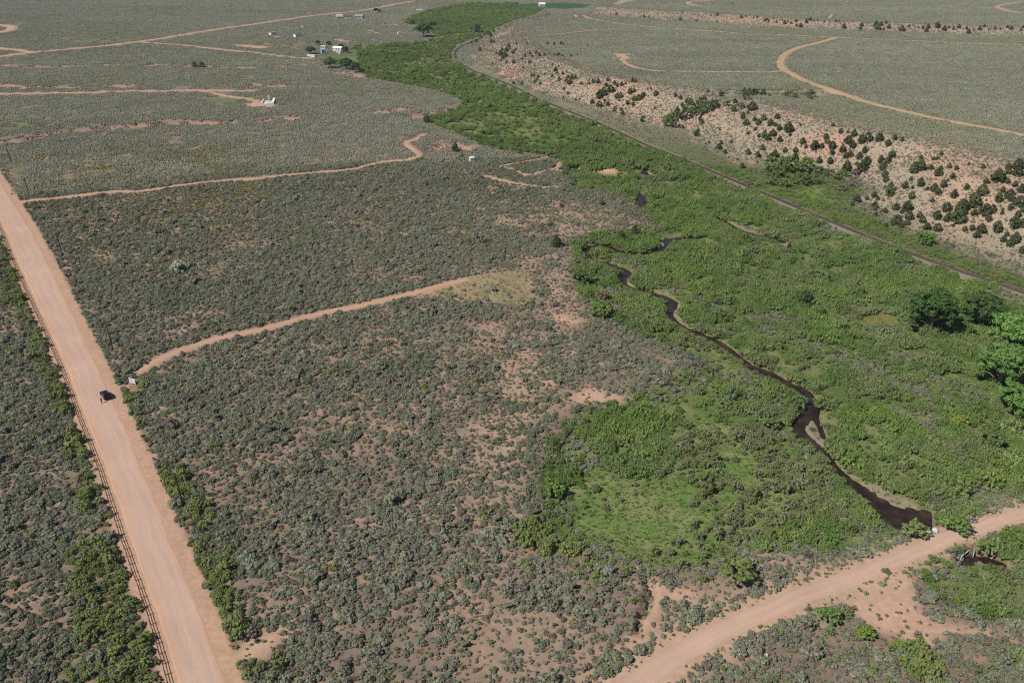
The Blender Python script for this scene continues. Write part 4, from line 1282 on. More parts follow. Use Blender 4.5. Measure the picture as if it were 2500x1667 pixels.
S_willow = make(Pw_[kp], sw[kp], tw[kp], len(WILLOW))
# low greyish shrubs and sagebrush along the valley edges and dotted over the meadow
okm = in_valley & (d["meadow"] > 0.5) & (u < 0.018 + 0.14 * smooth(0.54, 0.66, clus) + 0.10 * smooth(-9, 0, -mead_d) + d["dotted"] * (0.05 + 0.34 * smooth(0.42, 0.56, wcl))) & (d["water"] > 1.0)
Pm = P[okm]
S_shrub = join(S_shrub, make(Pm, rng.lognormal(-0.3, 0.35, len(Pm)) * (0.8 + 0.4 * d["dotted"][okm]), tint_mix(len(Pm), [(0.19, 0.22, 0.09), (0.23, 0.225, 0.15), (0.17, 0.21, 0.07)]), len(SHRUB)))
oke = in_valley & (open_ < 0.5) & (d["valley"] < 7 + 9 * (clus - 0.4)) & (u > 0.35) & (u < 0.62) & (d["water"] > 1) & (d["rail"] > 0.5)
oke |= in_valley & (open_ < 0.5) & (fbm(x, y, 24, 59, 3) > 0.58) & (u > 0.45) & (u < 0.85) & (d["water"] > 3) & (d["rail"] > 1)
Pe = P[oke]
S_sage = join(S_sage, make(Pe, rng.uniform(0.7, 1.2, len(Pe)), tint_mix(len(Pe), SAGE_T), len(SAGE)))
# leafless grey shrubs
okd = (u > 0.978) & (((in_valley & (open_ < 0.5)) & (fbm(x, y, 12, 64, 2) > 0.55)) | (flat_ & (d["bare"] < .5) & ~d["mesa"] & (fbm(x, y, 12, 65, 2) > 0.66))) & (d["road"] > 1) & (d["rail"] > 0.5) & (d["water"] > 1)
Pd = P[okd][:290]
S_dead = make(Pd, rng.uniform(0.8, 1.5, len(Pd)) * np.where(d["valley"][okd][:290] > 0, 1.25, 0.8), tint_mix(len(Pd), GREY_T), len(DEAD))
# fence line and road side bushes
nl_ = normals2(rl)
outw = np.sign(np.sum((rl - rr) * nl_, 1).mean())
fence_line = rl + nl_ * outw * 1.0
FL = resample(fence_line, 1.0)
fn = normals2(FL) * outw
kk = np.nonzero((rng.uniform(0, 1, len(FL)) < 0.34) & (fbm(FL[:, 0], FL[:, 1], 9, 66, 2) > 0.45))[0]
Pf = FL[kk] + fn[kk] * rng.uniform(0.4, 3.4, len(kk))[:, None]
S_shrub = join(S_shrub, make(Pf, rng.uniform(0.55, 1.15, len(Pf)), tint_mix(len(Pf), GREEN_T + [(0.10, 0.13, 0.06)]), len(SHRUB)))
RLn = resample(rr, 1.0); rn = -normals2(RLn) * outw
kk = np.nonzero((rng.uniform(0, 1, len(RLn)) < 0.5) & (fbm(RLn[:, 0], RLn[:, 1], 9, 67, 2) > 0.45))[0]
Pf = RLn[kk] + rn[kk] * rng.uniform(0.9, 3.0, len(kk))[:, None]
Pf = Pf[road_clear(Pf) > 0.5]
S_shrub = join(S_shrub, make(Pf, rng.uniform(0.45, 0.95, len(Pf)), tint_mix(len(Pf), GREEN_T + [(0.10, 0.13, 0.06)]), len(SHRUB)))
# weeds on the sandy road margins
c_, w_ = TRACKS['sandy_road']
SR = resample(np.column_stack([c_, w_]), 0.5); sn = normals2(SR[:, :2])
for sgn in (-1, 1):
    kk = np.nonzero(rng.uniform(0, 1, len(SR)) < 0.45)[0]
    Pf = SR[kk, :2] + sn[kk] * (sgn * (SR[kk, 2] + rng.exponential(0.9, len(kk)) - 0.4))[:, None]
    S_shrub = join(S_shrub, make(Pf, rng.uniform(0.14, 0.4, len(Pf)), tint_mix(len(Pf), GREEN_T), len(SHRUB)))
okb = (d["bare"] > 0.5) & (u < 0.16) & (d["road"] > 0.2) & (np.hypot(x, y) < 330)
S_shrub = join(S_shrub, make(P[okb], rng.uniform(0.15, 0.5, int(okb.sum())), tint_mix(int(okb.sum()), GREEN_T + SAGE_T), len(SHRUB)))

# ---- grass
Pg = candidates(1.6, 84, 380)
dg = region_values(Pg)
ug = rng.uniform(0, 1, len(Pg))
gn = fbm(Pg[:, 0], Pg[:, 1], 6, 68, 3)
yel_ok = (dg["valley"] < 0) & ~dg["mesa"] & (dg["road"] > 0.3) & (ug < 0.16 + 0.6 * dg["yellow"] * smooth(0.45, 0.6, gn) + 0.5 * dg["clearing"] * smooth(0.4, 0.6, gn)) & (dg["bare"] < .5)
mead = (dg["valley"] > 0) & ((dg["meadow"] > 0.5) | (ug < 0.35)) & (ug < 0.9) & (dg["water"] > 0.6) & (dg["rail"] > 0)
S_grass = join(make(Pg[yel_ok], rng.uniform(0.6, 1.25, int(yel_ok.sum())), tint_mix(int(yel_ok.sum()), [(0.30, 0.235, 0.075), (0.32, 0.25, 0.13), (0.17, 0.165, 0.06), (0.25, 0.2, 0.12)]), len(TUFT), 0.8),
               make(Pg[mead], rng.uniform(0.7, 1.3, int(mead.sum())), tint_mix(int(mead.sum()), [(0.165, 0.265, 0.07), (0.20, 0.28, 0.085), (0.23, 0.27, 0.10)]), len(TUFT), 0.9))

Pg = candidates(0.5, 380, 600)
yz = zone(Pg, 'yellow', 8.0) * smooth(0.42, 0.6, fbm(Pg[:, 0], Pg[:, 1], 14, 68, 3))
Pg = Pg[(rng.uniform(0, 1, len(Pg)) < yz) & (road_clear(Pg) > 0.5)]
S_grass = join(S_grass, make(Pg, rng.uniform(1.2, 2.4, len(Pg)), tint_mix(len(Pg), [(0.30, 0.25, 0.085), (0.22, 0.21, 0.08)]), len(TUFT), 1.0))

# ---- far ground beyond 430 m: stretches of low sagebrush
gx, gy = np.meshgrid(np.arange(-1300, 1300, 6.6), np.arange(300, 1760, 6.6))
Pp = np.column_stack([gx.ravel(), gy.ravel()]) + rng.uniform(-1.6, 1.6, (gx.size, 2))
rad_ = np.hypot(Pp[:, 0], Pp[:, 1]); prp = project(np.column_stack([Pp, np.zeros(len(Pp))]))
Pp = Pp[(rad_ > 432) & (rad_ < 1750) & (prp[:, 0] > -200) & (prp[:, 0] < 2700) & (prp[:, 2] > 0)]
dp = region_values(Pp)
up = rng.uniform(0, 1, len(Pp))
okp = (dp["valley"] < -2) & (dp["strip"] < 0.5) & (dp["road"] > 3.6) & ((dp["lush"] < .5) | (up < 0.4)) & (dp["bare"] < .5) & (dp["scarp"] > 4.6) & (dp["field"] < .5) & (dp["slope"] < 0.35) & (dp["clearing"] < 0.5)
okp &= (up < np.where(dp["mesa"], 0.985, 0.86 + 0.2 * smooth(0.35, 0.55, fbm(Pp[:, 0], Pp[:, 1], 45, 69, 3))))
Pq = Pp[okp]
tp = tint_mix(len(Pq), [(0.265, 0.270, 0.195), (0.24, 0.25, 0.178), (0.285, 0.278, 0.20)], 0.05)
gk = smooth(0.5, 0.72, fbm(Pq[:, 0], Pq[:, 1], 70, 70, 3))[:, None] * 0.5
tp = tp * (1 - gk) + np.array([0.245, 0.25, 0.145]) * gk
tp *= 0.84 + 0.32 * fbm(Pq[:, 0] * 0.35, Pq[:, 1] * 1.3, 60, 74, 3)[:, None]
S_patch = make(Pq, rng.uniform(0.8, 1.2, len(Pq)), tp, len(PATCH), 1.0)
S_patch["turn"][:, :2] = 0
# small bushes on the far slopes and verges
Pp = candidates(0.5, 428, 1130, 42)
m_ = inside(Pp, MESA) | (np.hypot(Pp[:, 0], Pp[:, 1]) < 560)
Pp = Pp[m_]; dp = region_values(Pp); up = rng.uniform(0, 1, len(Pp))
oks_ = ((dp["slope"] >= 0.35) | ((dp["road"] < 4) & (dp["road"] > 0.8)) | ((dp["strip"] > .5) & (up < 0.6)) | ((dp["scarp"] < 4) & (up < 0.5))) & (dp["valley"] < 0) & (dp["rail"] > 0.3) & (dp["bare"] < .5) & (dp["road"] > 0.8)
Pq = Pp[oks_]
S_sage = join(S_sage, make(Pq, rng.uniform(0.4, 0.85, len(Pq)), tint_mix(len(Pq), [(0.27, 0.25, 0.175), (0.23, 0.225, 0.15), (0.28, 0.27, 0.2)]), len(SAGE)))
# far willows
Pp = candidates(0.20, 428, 1350, 40)
v_ = sdist(Pp, VALLEY) > 1
Pp = Pp[v_]; dp = region_values(Pp); up = rng.uniform(0, 1, len(Pp))
wc2 = 0.5 * fbm(Pp[:, 0], Pp[:, 1], 12, 55, 2) + 0.5 * fbm(Pp[:, 0], Pp[:, 1], 45, 56, 3)
okf = (up < 0.25 + 0.9 * smooth(0.38, 0.56, wc2)) & (dp["meadow"] < .5) & (dp["lush"] < 0.5) & (dp["rail"] > 0.5) & (dp["field"] < .5) & (dp["water"] > 0.7)
Pq = Pp[okf]
gw = fbm(Pq[:, 0], Pq[:, 1], 50, 57, 3)
fld = np.stack([smooth(0.45, 0.65, gw) + 0.2, smooth(0.5, 0.3, gw) + 0.2, rng.uniform(0, 0.5, len(gw)), rng.uniform(0, 0.5, len(gw)), 0.3 * rng.uniform(0, 1, len(gw)) ** 3], 1); fld /= fld.sum(1, keepdims=True)
S_willow = join(S_willow, make(Pq, rng.lognormal(0.02, 0.25, len(Pq)) * (0.8 + 0.5 * smooth(0.42, 0.6, wc2[okf])), tint_mix(len(Pq), WILLOW_T, 0.1, fld), len(WILLOW)))

# ---- junipers, read tree by tree from the photograph (x, foot, width)
J14 = [(185,1210,90),(80,1095,60),(20,1155,60),(65,1165,45),(100,1200,55),(40,1250,65),(10,1290,45),(105,1305,55),(200,1255,35),(155,1400,50),(250,1405,55),(315,1325,65),(345,1365,40),(425,1375,95),(490,1365,50),(465,1500,65),(530,1280,60),(545,1320,50),(585,1370,75),(585,1425,55),(565,1505,65),(665,1225,50),(735,1320,85),(785,1255,70),(775,1360,70),(680,1400,70),(710,1455,60),(750,1440,60),(855,1320,80),(910,1300,90),(885,1405,65),(835,1460,60),(730,1525,50),(900,1515,90),(1015,1300,80),(1100,1340,60),(1160,1290,55),(1230,1300,40),(1135,1455,75),(1030,1500,70),(1095,1500,70),(1050,1560,80),(815,1520,40),(60,1450,80),(25,1480,70),(240,1475,65),(715,1575,100),(865,1575,100),(1400,1465,40),(1515,1475,40),(1550,1470,35),(1585,1430,40),(1395,1567,110),(1490,1560,60),(1580,1567,50),(1660,1545,45),(1725,1565,50),(1840,1520,30),(1970,1550,45),(2200,1560,70),(2285,1560,110),(595,1165,35),(295,1160,25),(730,1225,35)]
J14F = [(50,180,20),(130,195,20),(150,225,35),(75,215,20),(210,225,25),(180,205,18),(255,205,25),(260,245,25),(297,255,38),(350,215,35),(385,195,35),(455,200,18),(420,205,15),(515,210,18),(620,210,22),(655,205,18),(695,268,45),(845,275,35),(858,245,35),(990,230,35),(1035,240,38),(1080,220,30),(975,250,25),(1005,275,55),(1105,268,35),(1060,280,25),(1225,290,55),(1290,255,25),(1350,260,15),(1380,265,18),(1420,268,30),(1465,265,45),(1450,298,40),(1550,258,60),(1615,285,45),(1660,265,25),(1700,278,28),(1750,262,35),(1820,275,30),(1885,285,20),(1940,280,35),(1985,255,30),(2025,285,18),(2080,278,28),(2130,280,20),(2195,262,25),(2230,275,35),(2320,285,25),(2340,265,25),(1835,315,45),(5,200,20)]
J13F = [(1885,150,30),(1830,155,15),(1860,160,12),(2105,175,35),(2145,160,18),(2215,175,15),(2250,170,20),(2320,200,25),(2340,190,20),(2020,50,15),(1565,125,15),(1350,105,10),(1300,105,10),(1245,100,8),(905,140,15),(955,145,25),(1210,165,25),(1255,170,18),(1545,195,35),(1690,205,25),(1880,215,20),(2350,215,20),(690,128,14),(720,128,12),(800,133,12),(575,128,14)]
J13 = [(40,415,25),(135,415,18),(325,415,30),(385,420,30),(450,415,30),(470,420,25),(510,425,15),(690,430,18),(640,410,12),(120,530,35),(165,505,30),(220,500,30),(185,530,25),(250,525,35),(298,520,30),(388,510,22),(430,515,30),(412,520,25),(460,525,22),(542,527,28),(600,520,22),(92,555,25),(160,585,30),(100,630,20),(10,500,40),(35,470,25),(15,590,40),(205,615,20),(370,610,25),(428,620,20),(400,660,45),(415,680,20),(345,670,15),(465,690,35),(500,670,18),(525,680,15),(370,710,28),(180,710,30),(205,705,25),(298,695,22),(240,720,30),(232,745,30),(208,765,35),(258,780,32),(90,780,28),(15,780,35),(515,725,35),(550,735,45),(580,730,38),(630,695,15),(500,760,40),(530,785,55),(432,748,40),(637,780,28),(710,780,28),(745,765,38),(790,772,45),(708,740,18),(880,750,35),(940,780,42),(475,830,30),(512,873,30),(585,930,25),(470,915,30),(620,920,20),(640,895,15),(840,850,50),(865,800,40),(800,905,85),(850,880,50),(905,850,65),(965,805,35),(1005,795,40),(1040,780,25),(1105,760,40),(1135,760,35),(960,910,50),(995,905,50),(985,935,28),(1080,865,55),(1120,850,40),(1060,965,45),(1120,930,45),(1160,925,60),(1195,905,50),(1215,885,35),(1110,975,38),(735,955,45),(800,985,60),(850,935,28),(880,975,42),(945,1010,32),(935,1030,30),(1000,1020,35),(1015,1060,48),(1020,980,18),(1308,1005,25),(1190,1125,45),(1210,1090,30),(1315,885,50),(1335,870,30),(1240,830,18),(1275,825,25),(1500,895,40),(1545,915,40),(1800,850,28),(1915,885,45),(1395,750,12),(1415,760,15),(1505,740,12),(1600,950,40),(1635,960,60),(1560,980,35),(1515,1020,40),(2045,950,45),(2245,860,40),(2300,890,70),(2210,890,80),(2170,880,70),(2130,860,50),(2115,1095,60),(2148,1155,60),(2225,1115,50),(2260,1150,65),(2310,1110,55),(2165,1050,30),(2200,1015,95),(2295,1380,55),(2010,1320,35),(1920,1330,40),(1890,1380,65),(1910,1370,45),(1955,1415,45),(1810,1320,25),(1780,1330,20),(1975,1350,15),(2165,1235,35),(2230,1200,35),(1905,1200,25),(2165,1425,60),(2255,1445,55),(2070,1480,30),(2250,1500,25),(2110,1550,55),(2315,1270,75),(2345,1290,60),(2265,1265,40),(1565,1185,40),(1690,1255,65),(1705,1220,40),(1725,1110,50),(1740,1150,50)]
J24 = [(2105,105,150),(2195,120,55),(2000,120,55),(2260,150,60),(2290,50,90),(2320,200,90),(2150,200,60),(2205,35,60),(2210,260,95),(2110,290,85),(2225,285,60),(1960,225,110),(1890,330,130),(1875,270,80),(1770,390,150),(1740,470,140),(1890,415,75),(1985,405,110),(2055,385,80),(2020,465,65),(2145,405,45),(2150,370,35),(2222,360,65),(2300,325,100),(2290,425,65),(2340,380,60),(2255,525,120),(2320,520,80),(2095,565,105),(1805,560,60),(1870,550,60),(1950,570,90),(1910,620,75),(2155,655,65),(2190,600,45),(2260,660,95),(2215,695,70),(2340,760,80),(1700,250,80),(1820,175,55),(1605,155,70),(1690,75,60),(1555,225,70),(1520,190,80),(1505,290,45),(1460,180,40),(1395,145,80),(1325,170,35),(1255,165,65),(1310,95,40),(1315,260,75),(1125,155,55),(1070,165,30),(1110,235,90),(1160,190,40),(970,175,30),(970,250,60),(1005,270,40),(905,270,45),(810,290,75),(770,325,40),(885,370,25),(975,350,80),(980,380,50),(985,420,45),(1070,390,50),(1170,360,75),(1275,370,110),(1225,395,40),(1290,450,85),(1385,435,65),(1415,480,60),(1170,510,110),(1220,530,60),(1275,500,55),(1455,545,80),(1550,555,80),(1635,375,85),(1545,445,95),(1635,465,80),(1660,410,30),(1700,515,35),(1070,55,65),(1080,105,60),(1335,20,110),(1560,50,80),(1650,100,30),(1080,520,40),(1030,390,25)]
crestline = [(0,225,16),(30,210,14),(60,200,14),(110,190,16),(160,180,14),(200,175,12),(240,165,14),(280,160,14),(310,152,16),(330,148,16),(345,142,16)]
C12 = [(2180,300,30),(2140,330,45),(2160,350,30),(2120,320,30),(2060,350,25),(2020,390,30),(1975,405,25),(2025,405,20),(2160,405,40),(2185,400,25),(2055,475,35),(2245,515,55),(2265,550,40),(2285,530,50),(2300,480,50),(2320,440,40),(2260,470,35),(2300,590,30),(2250,570,25),(2170,595,25),(2330,460,25),(2205,500,20),(2100,330,20),(2230,280,20),(2290,260,18),(2330,240,18)]
near_j = crop(1875, 417, J24) + crop(1875, 0, J14)
mid_j = crop(1250, 0, J13) + crop(625, 0, C12)
far_j = crop(1875, 0, J14F) + crop(1250, 0, J13F) + crop(1250, 0, crestline)
jun = [(a, 'near') for a in near_j] + [(a, 'mid') for a in mid_j] + [(a, 'far') for a in far_j]
jpx = np.array([a[0][:3] for a in jun])
jP = on_ground(jpx[:, :2] - [0, 1.0])
jz = ground_z(jP)
jpr = project(np.column_stack([jP, jz]))
jpx[:, 2] /= 3.76
jw = jpx[:, 2] * jpr[:, 2] / FPX * 1.02                 # width in metres
okj = np.isfinite(jP[:, 0]) & (jpr[:, 2] < 1500)
order = np.argsort(-jpx[:, 2] * okj)
zn_far = dict(near=False, mid=False, far=True)
def landmarks_on(tab):
    L = on_ground([(a, b) for a, b, _ in tab])
    return lambda p: tab[int(np.argmin(np.hypot(L[:, 0] - p[0], L[:, 1] - p[1])))][2]
LM_JUN = landmarks_on([(2470, 440, "at the right edge of the pink slope, near the rim"), (2430, 530, "low on the right part of the pink slope"), (2480, 590, "at the lower right corner of the pink slope"), (2330, 480, "in the middle of the right pink slope"), (2330, 390, "near the rim of the right pink slope"),
    (2240, 520, "at the foot of the right pink slope"), (2180, 450, "right of the green hollow"), (2120, 380, "on the pink slope above the green hollow, right part"), (2090, 340, "near the rim above the green hollow"), (2000, 360, "on the pink patch above the green hollow"),
    (1900, 330, "on the left shoulder of the pink slope"), (1820, 360, "on the spur left of the green hollow"), (1840, 290, "near the top of the spur right of the gully"), (1700, 320, "by the mouth of the green gully"), (1690, 250, "among the green gully trees"),
    (1860, 235, "at the head of the gully below the mesa road"), (1620, 225, "on the rim left of the gully"), (1540, 270, "on the hillside left of the gully mouth"), (1530, 230, "in the cluster high on the hillside left of the gully"), (1470, 220, "in the dense cluster on the middle hillside"), (1450, 195, "on the rim above the dense cluster"),
    (1390, 195, "in the middle of the left hillside"), (1370, 225, "low on the left hillside above the railway"), (1310, 190, "on the left hillside above the pink scar"), (1300, 135, "in the row along the left rim"), (1370, 135, "at the end of the row along the left rim"), (1230, 135, "on the slope facing the railway bend"),
    (1210, 85, "on the far point above the railway bend"), (1270, 55, "along the farthest rim over the green valley"), (1330, 108, "on the low step of the mesa near the spur track"), (1600, 43, "at the left end of the far mesa step"), (1780, 40, "on the far mesa step left of the wheel ruts"), (1850, 50, "on the far mesa step at the wheel ruts"),
    (1930, 55, "on the far mesa step above the mesa road junction"), (2060, 70, "on the far mesa step, single ones right of the junction"), (2145, 65, "in the clump in the middle of the far mesa step"), (2270, 70, "on the far mesa step right of the clump"), (2350, 70, "on the right half of the far mesa step"), (2450, 70, "at the right end of the far mesa step")])
n_ind = 0
JT = [(0.085, 0.108, 0.042), (0.07, 0.09, 0.038), (0.10, 0.12, 0.05), (0.09, 0.098, 0.05)]
left_over = []
for q in order:
    if not okj[q]:
        continue
    sc = min(jw[q] / 3.25, 2.4)
    sv = np.array([sc, sc, sc * rng.uniform(0.8, 1.0) * (0.95 if jw[q] < 6 else 0.8)])
    if n_ind >= 296:
        left_over.append((jP[q], sv)); continue
    n_ind += 1
    k = int(rng.integers(0, 4))
    e = empty("juniper_tree", (jP[q, 0], jP[q, 1], jz[q] - 0.05), rng.uniform(0, 6.28))
    e.scale = sv
    t = tint_mix(1, JT, 0.1)[0]
    for nm, me_ in (("crown", JCROWN[k]), ("trunk", JTRUNK[k])):
        o = bpy.data.objects.new(nm, me_); o.parent = e; COL.objects.link(o)
        if nm == "crown": o["tint"] = [float(c) for c in t]
    sw_ = "small" if jpx[q, 2] < (6 if zn_far[jun[q][1]] else 11) else ("large" if jpx[q, 2] > (9 if zn_far[jun[q][1]] else 19) else "mid sized")
    form = "slender" if k == 1 else ("broad" if k == 2 else "round")
    lbl = "%s %s dark juniper %s" % (sw_, form, LM_JUN(jP[q]))
    tag(e, lbl, "tree", lbl + " group")
if left_over:
    LP = np.array([a[0] for a in left_over]); LS = np.array([a[1] for a in left_over])
    S_j = make(LP, LS[:, 0], tint_mix(len(LP), JT), len(JCROWN)); S_j["size"] = LS
    cover("distant_junipers", JCROWN, S_j, "tiny dark junipers dotted along the farthest mesa slopes", "trees")

# ---- green trees of the draw and shrubs in the hollow, round bushes, cottonwoods
def leafy(name, mb_or_mesh, px, label, cat, tint, width_px=None, base_w=2.6, group=None, trunk=None, hmul=1.0, tint_gain=1.6):
    p = on_ground([(px[0], px[1] - 1)])[0]; z = float(ground_z(np.array([p]))[0])
    pr = project(np.array([[p[0], p[1], z]]))[0]
    s = width_px * pr[2] / FPX / base_w
    e = empty(name, (p[0], p[1], z - 0.05), rng.uniform(0, 6.28)); e.scale = (s, s, s * hmul)
    o = bpy.data.objects.new("crown", mb_or_mesh); o.parent = e; COL.objects.link(o); o["tint"] = [float(c) * tint_gain for c in tint]  # crown's own leaf colour, scaled by one even factor
    if trunk is not None:
        o2 = bpy.data.objects.new("trunk", trunk); o2.parent = e; COL.objects.link(o2)
    return tag(e, label, cat, group)

OAK = []
for sd in (1, 2, 3):
    c_, t_ = broad_tree(800 + sd, 5.2, 5.6, 46, 18, 0.42, 0.05)
    OAK.append((mesh_only(c_, "oak_crown", MLEAF), mesh_only(t_, "oak_trunk", [DARKBARK])))
drawtrees = crop(1250, 0, [(1460,1170,130),(1560,1100,90),(1590,1030,70),(1650,1080,110),(1700,1020,100),(1750,960,80),(1800,1030,110),(1860,1000,90),(1740,1070,90),(1500,1080,80),(1430,1120,80),(1970,980,60),(2100,1000,70),(2030,1030,70),(2140,920,80)]) \
    + crop(1875, 0, [(180,895,65),(245,905,55),(305,890,35),(365,870,30),(400,870,40),(345,895,35),(385,915,50),(430,905,30),(130,890,25),(10,890,30)])
for i, q in enumerate(drawtrees):
    leafy("oak_tree", OAK[i % 3][0], q, "bushy green tree in the gully cutting the juniper slope", "tree", tint_mix(1, [(0.06, 0.085, 0.025), (0.07, 0.10, 0.03), (0.05, 0.07, 0.022)], 0.08)[0], q[2] / 3.76 * 1.1, 5.6,
          "green trees in the gully", OAK[i % 3][1])
hollow = crop(1875, 417, [(60,60,170),(180,20,160),(300,130,170),(420,120,140),(150,150,120),(560,60,110),(680,60,110),(800,40,90),(640,90,110),(660,190,110),(780,150,90),(330,30,150),(470,40,130),(30,130,120)]) \
    + crop(1875, 0, [(20,1567,180),(180,1560,200),(330,1560,170)])
for i, q in enumerate(hollow):
    grey = i in (7, 9, 10)
    leafy("hollow_shrub", OAK[i % 3][0], q, "grey leaf shrub in the hollow at the foot of the pink slope" if grey else "large green shrub in the hollow at the foot of the pink slope", "shrub",
          (0.13, 0.115, 0.095) if grey else tint_mix(1, [(0.075, 0.115, 0.03), (0.055, 0.09, 0.024), (0.10, 0.12, 0.045)], 0.08)[0], q[2] / 3.76, 5.6, "grey shrubs of the hollow" if grey else "green shrubs of the hollow", None, 0.8)
BUSH = []
for sd in (1, 2):
    c_, t_ = broad_tree(840 + sd, 5.0, 6.2, 60, 20, 0.42, 0.0)
    BUSH.append(mesh_only(c_, "bush_crown", MLEAF))
for px, w, lab, tn in (((1354, 1206), 58, "round bright green bush with a dark shadow at the left rim of the meadow", (0.09, 0.14, 0.035)),
                       ((1801, 1416), 84, "broad yellow green bush between the meadow and the sandy road", (0.10, 0.13, 0.035)),
                       ((1468, 772), 62, "round olive green bush where the sage meets the creek willows", (0.095, 0.13, 0.03)),
                       ((2256, 596), 46, "bright green bush at the foot of the pink slope beside the railway strip", (0.065, 0.13, 0.022)),
                       ((2318, 604), 22, "small green bush under the slope right of the bright green one", (0.08, 0.115, 0.035)),
                       ((2340, 1040), 42, "yellowish round bush in the willows right of the creek", (0.15, 0.17, 0.03)),
                       ((2418, 1085), 66, "large dull green bush near the right edge of the willows", (0.075, 0.105, 0.035)),
                       ((2230, 1308), 62, "pale green willow beside the pool, next to the white boulders", (0.125, 0.15, 0.055)),
                       ((2330, 1296), 66, "tall green willow right of the pool and white boulders", (0.10, 0.15, 0.038)),
                       ((2340, 1345), 26, "small green bush beside the culvert road", (0.07, 0.12, 0.035)),
                       ((1880, 1045), 44, "dense olive bush on the left bank of the creek by the sand island", (0.09, 0.125, 0.04)),
                       ((1420, 690), 50, "dark green bush of the creek margin below the first bend", (0.065, 0.1, 0.03)),
                       ((1470, 730), 34, "rusty tinged bush beside the dark green ones at the creek", (0.15, 0.11, 0.06)),
                       ((2020, 1515), 56, "bright green bush standing on the sand beside the sandy road", (0.09, 0.135, 0.04)),
                       ((2062, 1505), 30, "smaller green bush touching the one on the sand", (0.10, 0.14, 0.04)),
                       ((2110, 1556), 46, "yellow green bush on the lower edge of the sand flat", (0.11, 0.15, 0.03)),
                       ((2195, 1583), 34, "round green bush at the tip of the sand flat", (0.10, 0.135, 0.03)),
                       ((2162, 1398), 22, "small lone green bush on the sandy road", (0.085, 0.12, 0.05))):
    leafy("round_bush", BUSH[int(px[0]) % 2], px, lab, "bush", tn, w, 6.2, None, None, 0.85 if w > 30 else 0.7)
for q, lab in (((1357, 603, 27), "dark juniper alone at the rim of the sage flat near the creek bend"), ((1469, 502, 15), "small juniper on the sage flat near the upper pool"), ((1370, 507, 9), "tiny juniper in the open sage left of the upper pool"),
               ((1549, 577, 25), "dark conifer rising from willows above the creek bend"), ((1516, 588, 22), "second conifer at the willow edge above the creek bend"), ((1111, 372, 20), "dark juniper on the bank above the white box"),
               ((1042, 300, 17), "slender juniper at the bend of the dirt track"), ((1007, 62, 11), "dark conifer behind the far cottonwood"), ((1128, 385, 8), "little conifer left of the white box"),
               ((475, 167, 14), "first dark juniper on the far red bank"), ((494, 168, 14), "pointed dark juniper on the far red bank beside its twin"), ((1119, 470, 9), "green juniper in the middle of the sage flat"), ((1222, 465, 10), "dark shrub juniper in the sage below the white box"),
               ((1475, 585, 14), "tree at the willow edge left of the conifers"), ((1270, 378, 10), "small dark tree on the low bank right of the white box")):
    k = int(q[0]) % 4
    leafy("juniper_tree", JCROWN[k], q, lab, "tree", tint_mix(1, JT, 0.08)[0], q[2], 3.0, None, JTRUNK[k], 0.95, 1.0)

CW = []
for sd in range(3):
    c_, t_ = broad_tree(860 + sd, [13.5, 13.0, 12.0][sd], [13.5, 12.5, 13.0][sd], 170, 26, 0.62, 0.12)
    CW.append((mesh_only(c_, "cottonwood_crown", MLEAF), mesh_only(t_, "cottonwood_trunk", [BARK])))
for i, (px, w, lab, tn, hm) in enumerate((((2268, 812), 118, "big dark green cottonwood left of the pair above the willows", (0.036, 0.07, 0.018), 1.0),
                             ((2386, 802), 98, "dark cottonwood standing right behind its twin, deep shadow at its foot", (0.04, 0.07, 0.02), 1.0),
                             ((2470, 850), 112, "bright green cottonwood below the dark pair at the right edge", (0.085, 0.16, 0.036), 0.95),
                             ((2436, 945), 120, "tall cottonwood with pale trunks showing at the right edge", (0.075, 0.14, 0.034), 1.0),
                             ((2488, 1022), 110, "lowest cottonwood of the right edge row, half out of view", (0.072, 0.135, 0.032), 0.9),
                             ((1958, 742), 38, "small dark tree alone in the middle of the willows", (0.045, 0.08, 0.028), 1.1),
                             ((2000, 775), 30, "bushy green tree just right of the small dark one", (0.065, 0.11, 0.028), 1.0),
                             ((1034, 92), 40, "large far cottonwood with a wide shadow beside the green valley", (0.045, 0.07, 0.022), 0.85),
                             ((1055, 65), 16, "small grey green tree right behind the far cottonwood", (0.06, 0.075, 0.035), 0.9),
                             ((1164, 82), 17, "lone dark tree far up the green valley", (0.05, 0.075, 0.025), 1.3),
                             ((806, 168), 32, "leftmost of the dark trees bordering the far willows", (0.05, 0.075, 0.026), 0.75),
                             ((846, 171), 32, "middle dark tree bordering the far willows", (0.045, 0.075, 0.024), 1.0),
                             ((868, 178), 26, "rightmost dark tree bordering the far willows", (0.042, 0.07, 0.024), 1.0),
                             ((759, 134), 24, "round dark tree beside the pale trailer at the ranch", (0.035, 0.055, 0.02), 0.8),
                             ((833, 121), 12, "dark tree behind the white ranch house", (0.03, 0.045, 0.018), 1.2),
                             ((845, 131), 14, "dark tree right of the white ranch house", (0.03, 0.045, 0.018), 1.2),
                             ((776, 112), 12, "left dark tree on the red bank above the ranch", (0.03, 0.045, 0.018), 1.0),
                             ((803, 112), 12, "right dark tree on the red bank above the ranch", (0.032, 0.045, 0.02), 1.0),
                             ((918, 32), 12, "black looking tree by the far ranch road", (0.025, 0.035, 0.015), 0.9),
                             ((927, 32), 8, "small dark tree touching the black looking one", (0.03, 0.04, 0.018), 0.9))):
    k = i % 3
    leafy("cottonwood_tree", CW[k][0], px, lab, "tree", tn, w, [13.5, 12.5, 13.0][k], None, CW[k][1], hm)

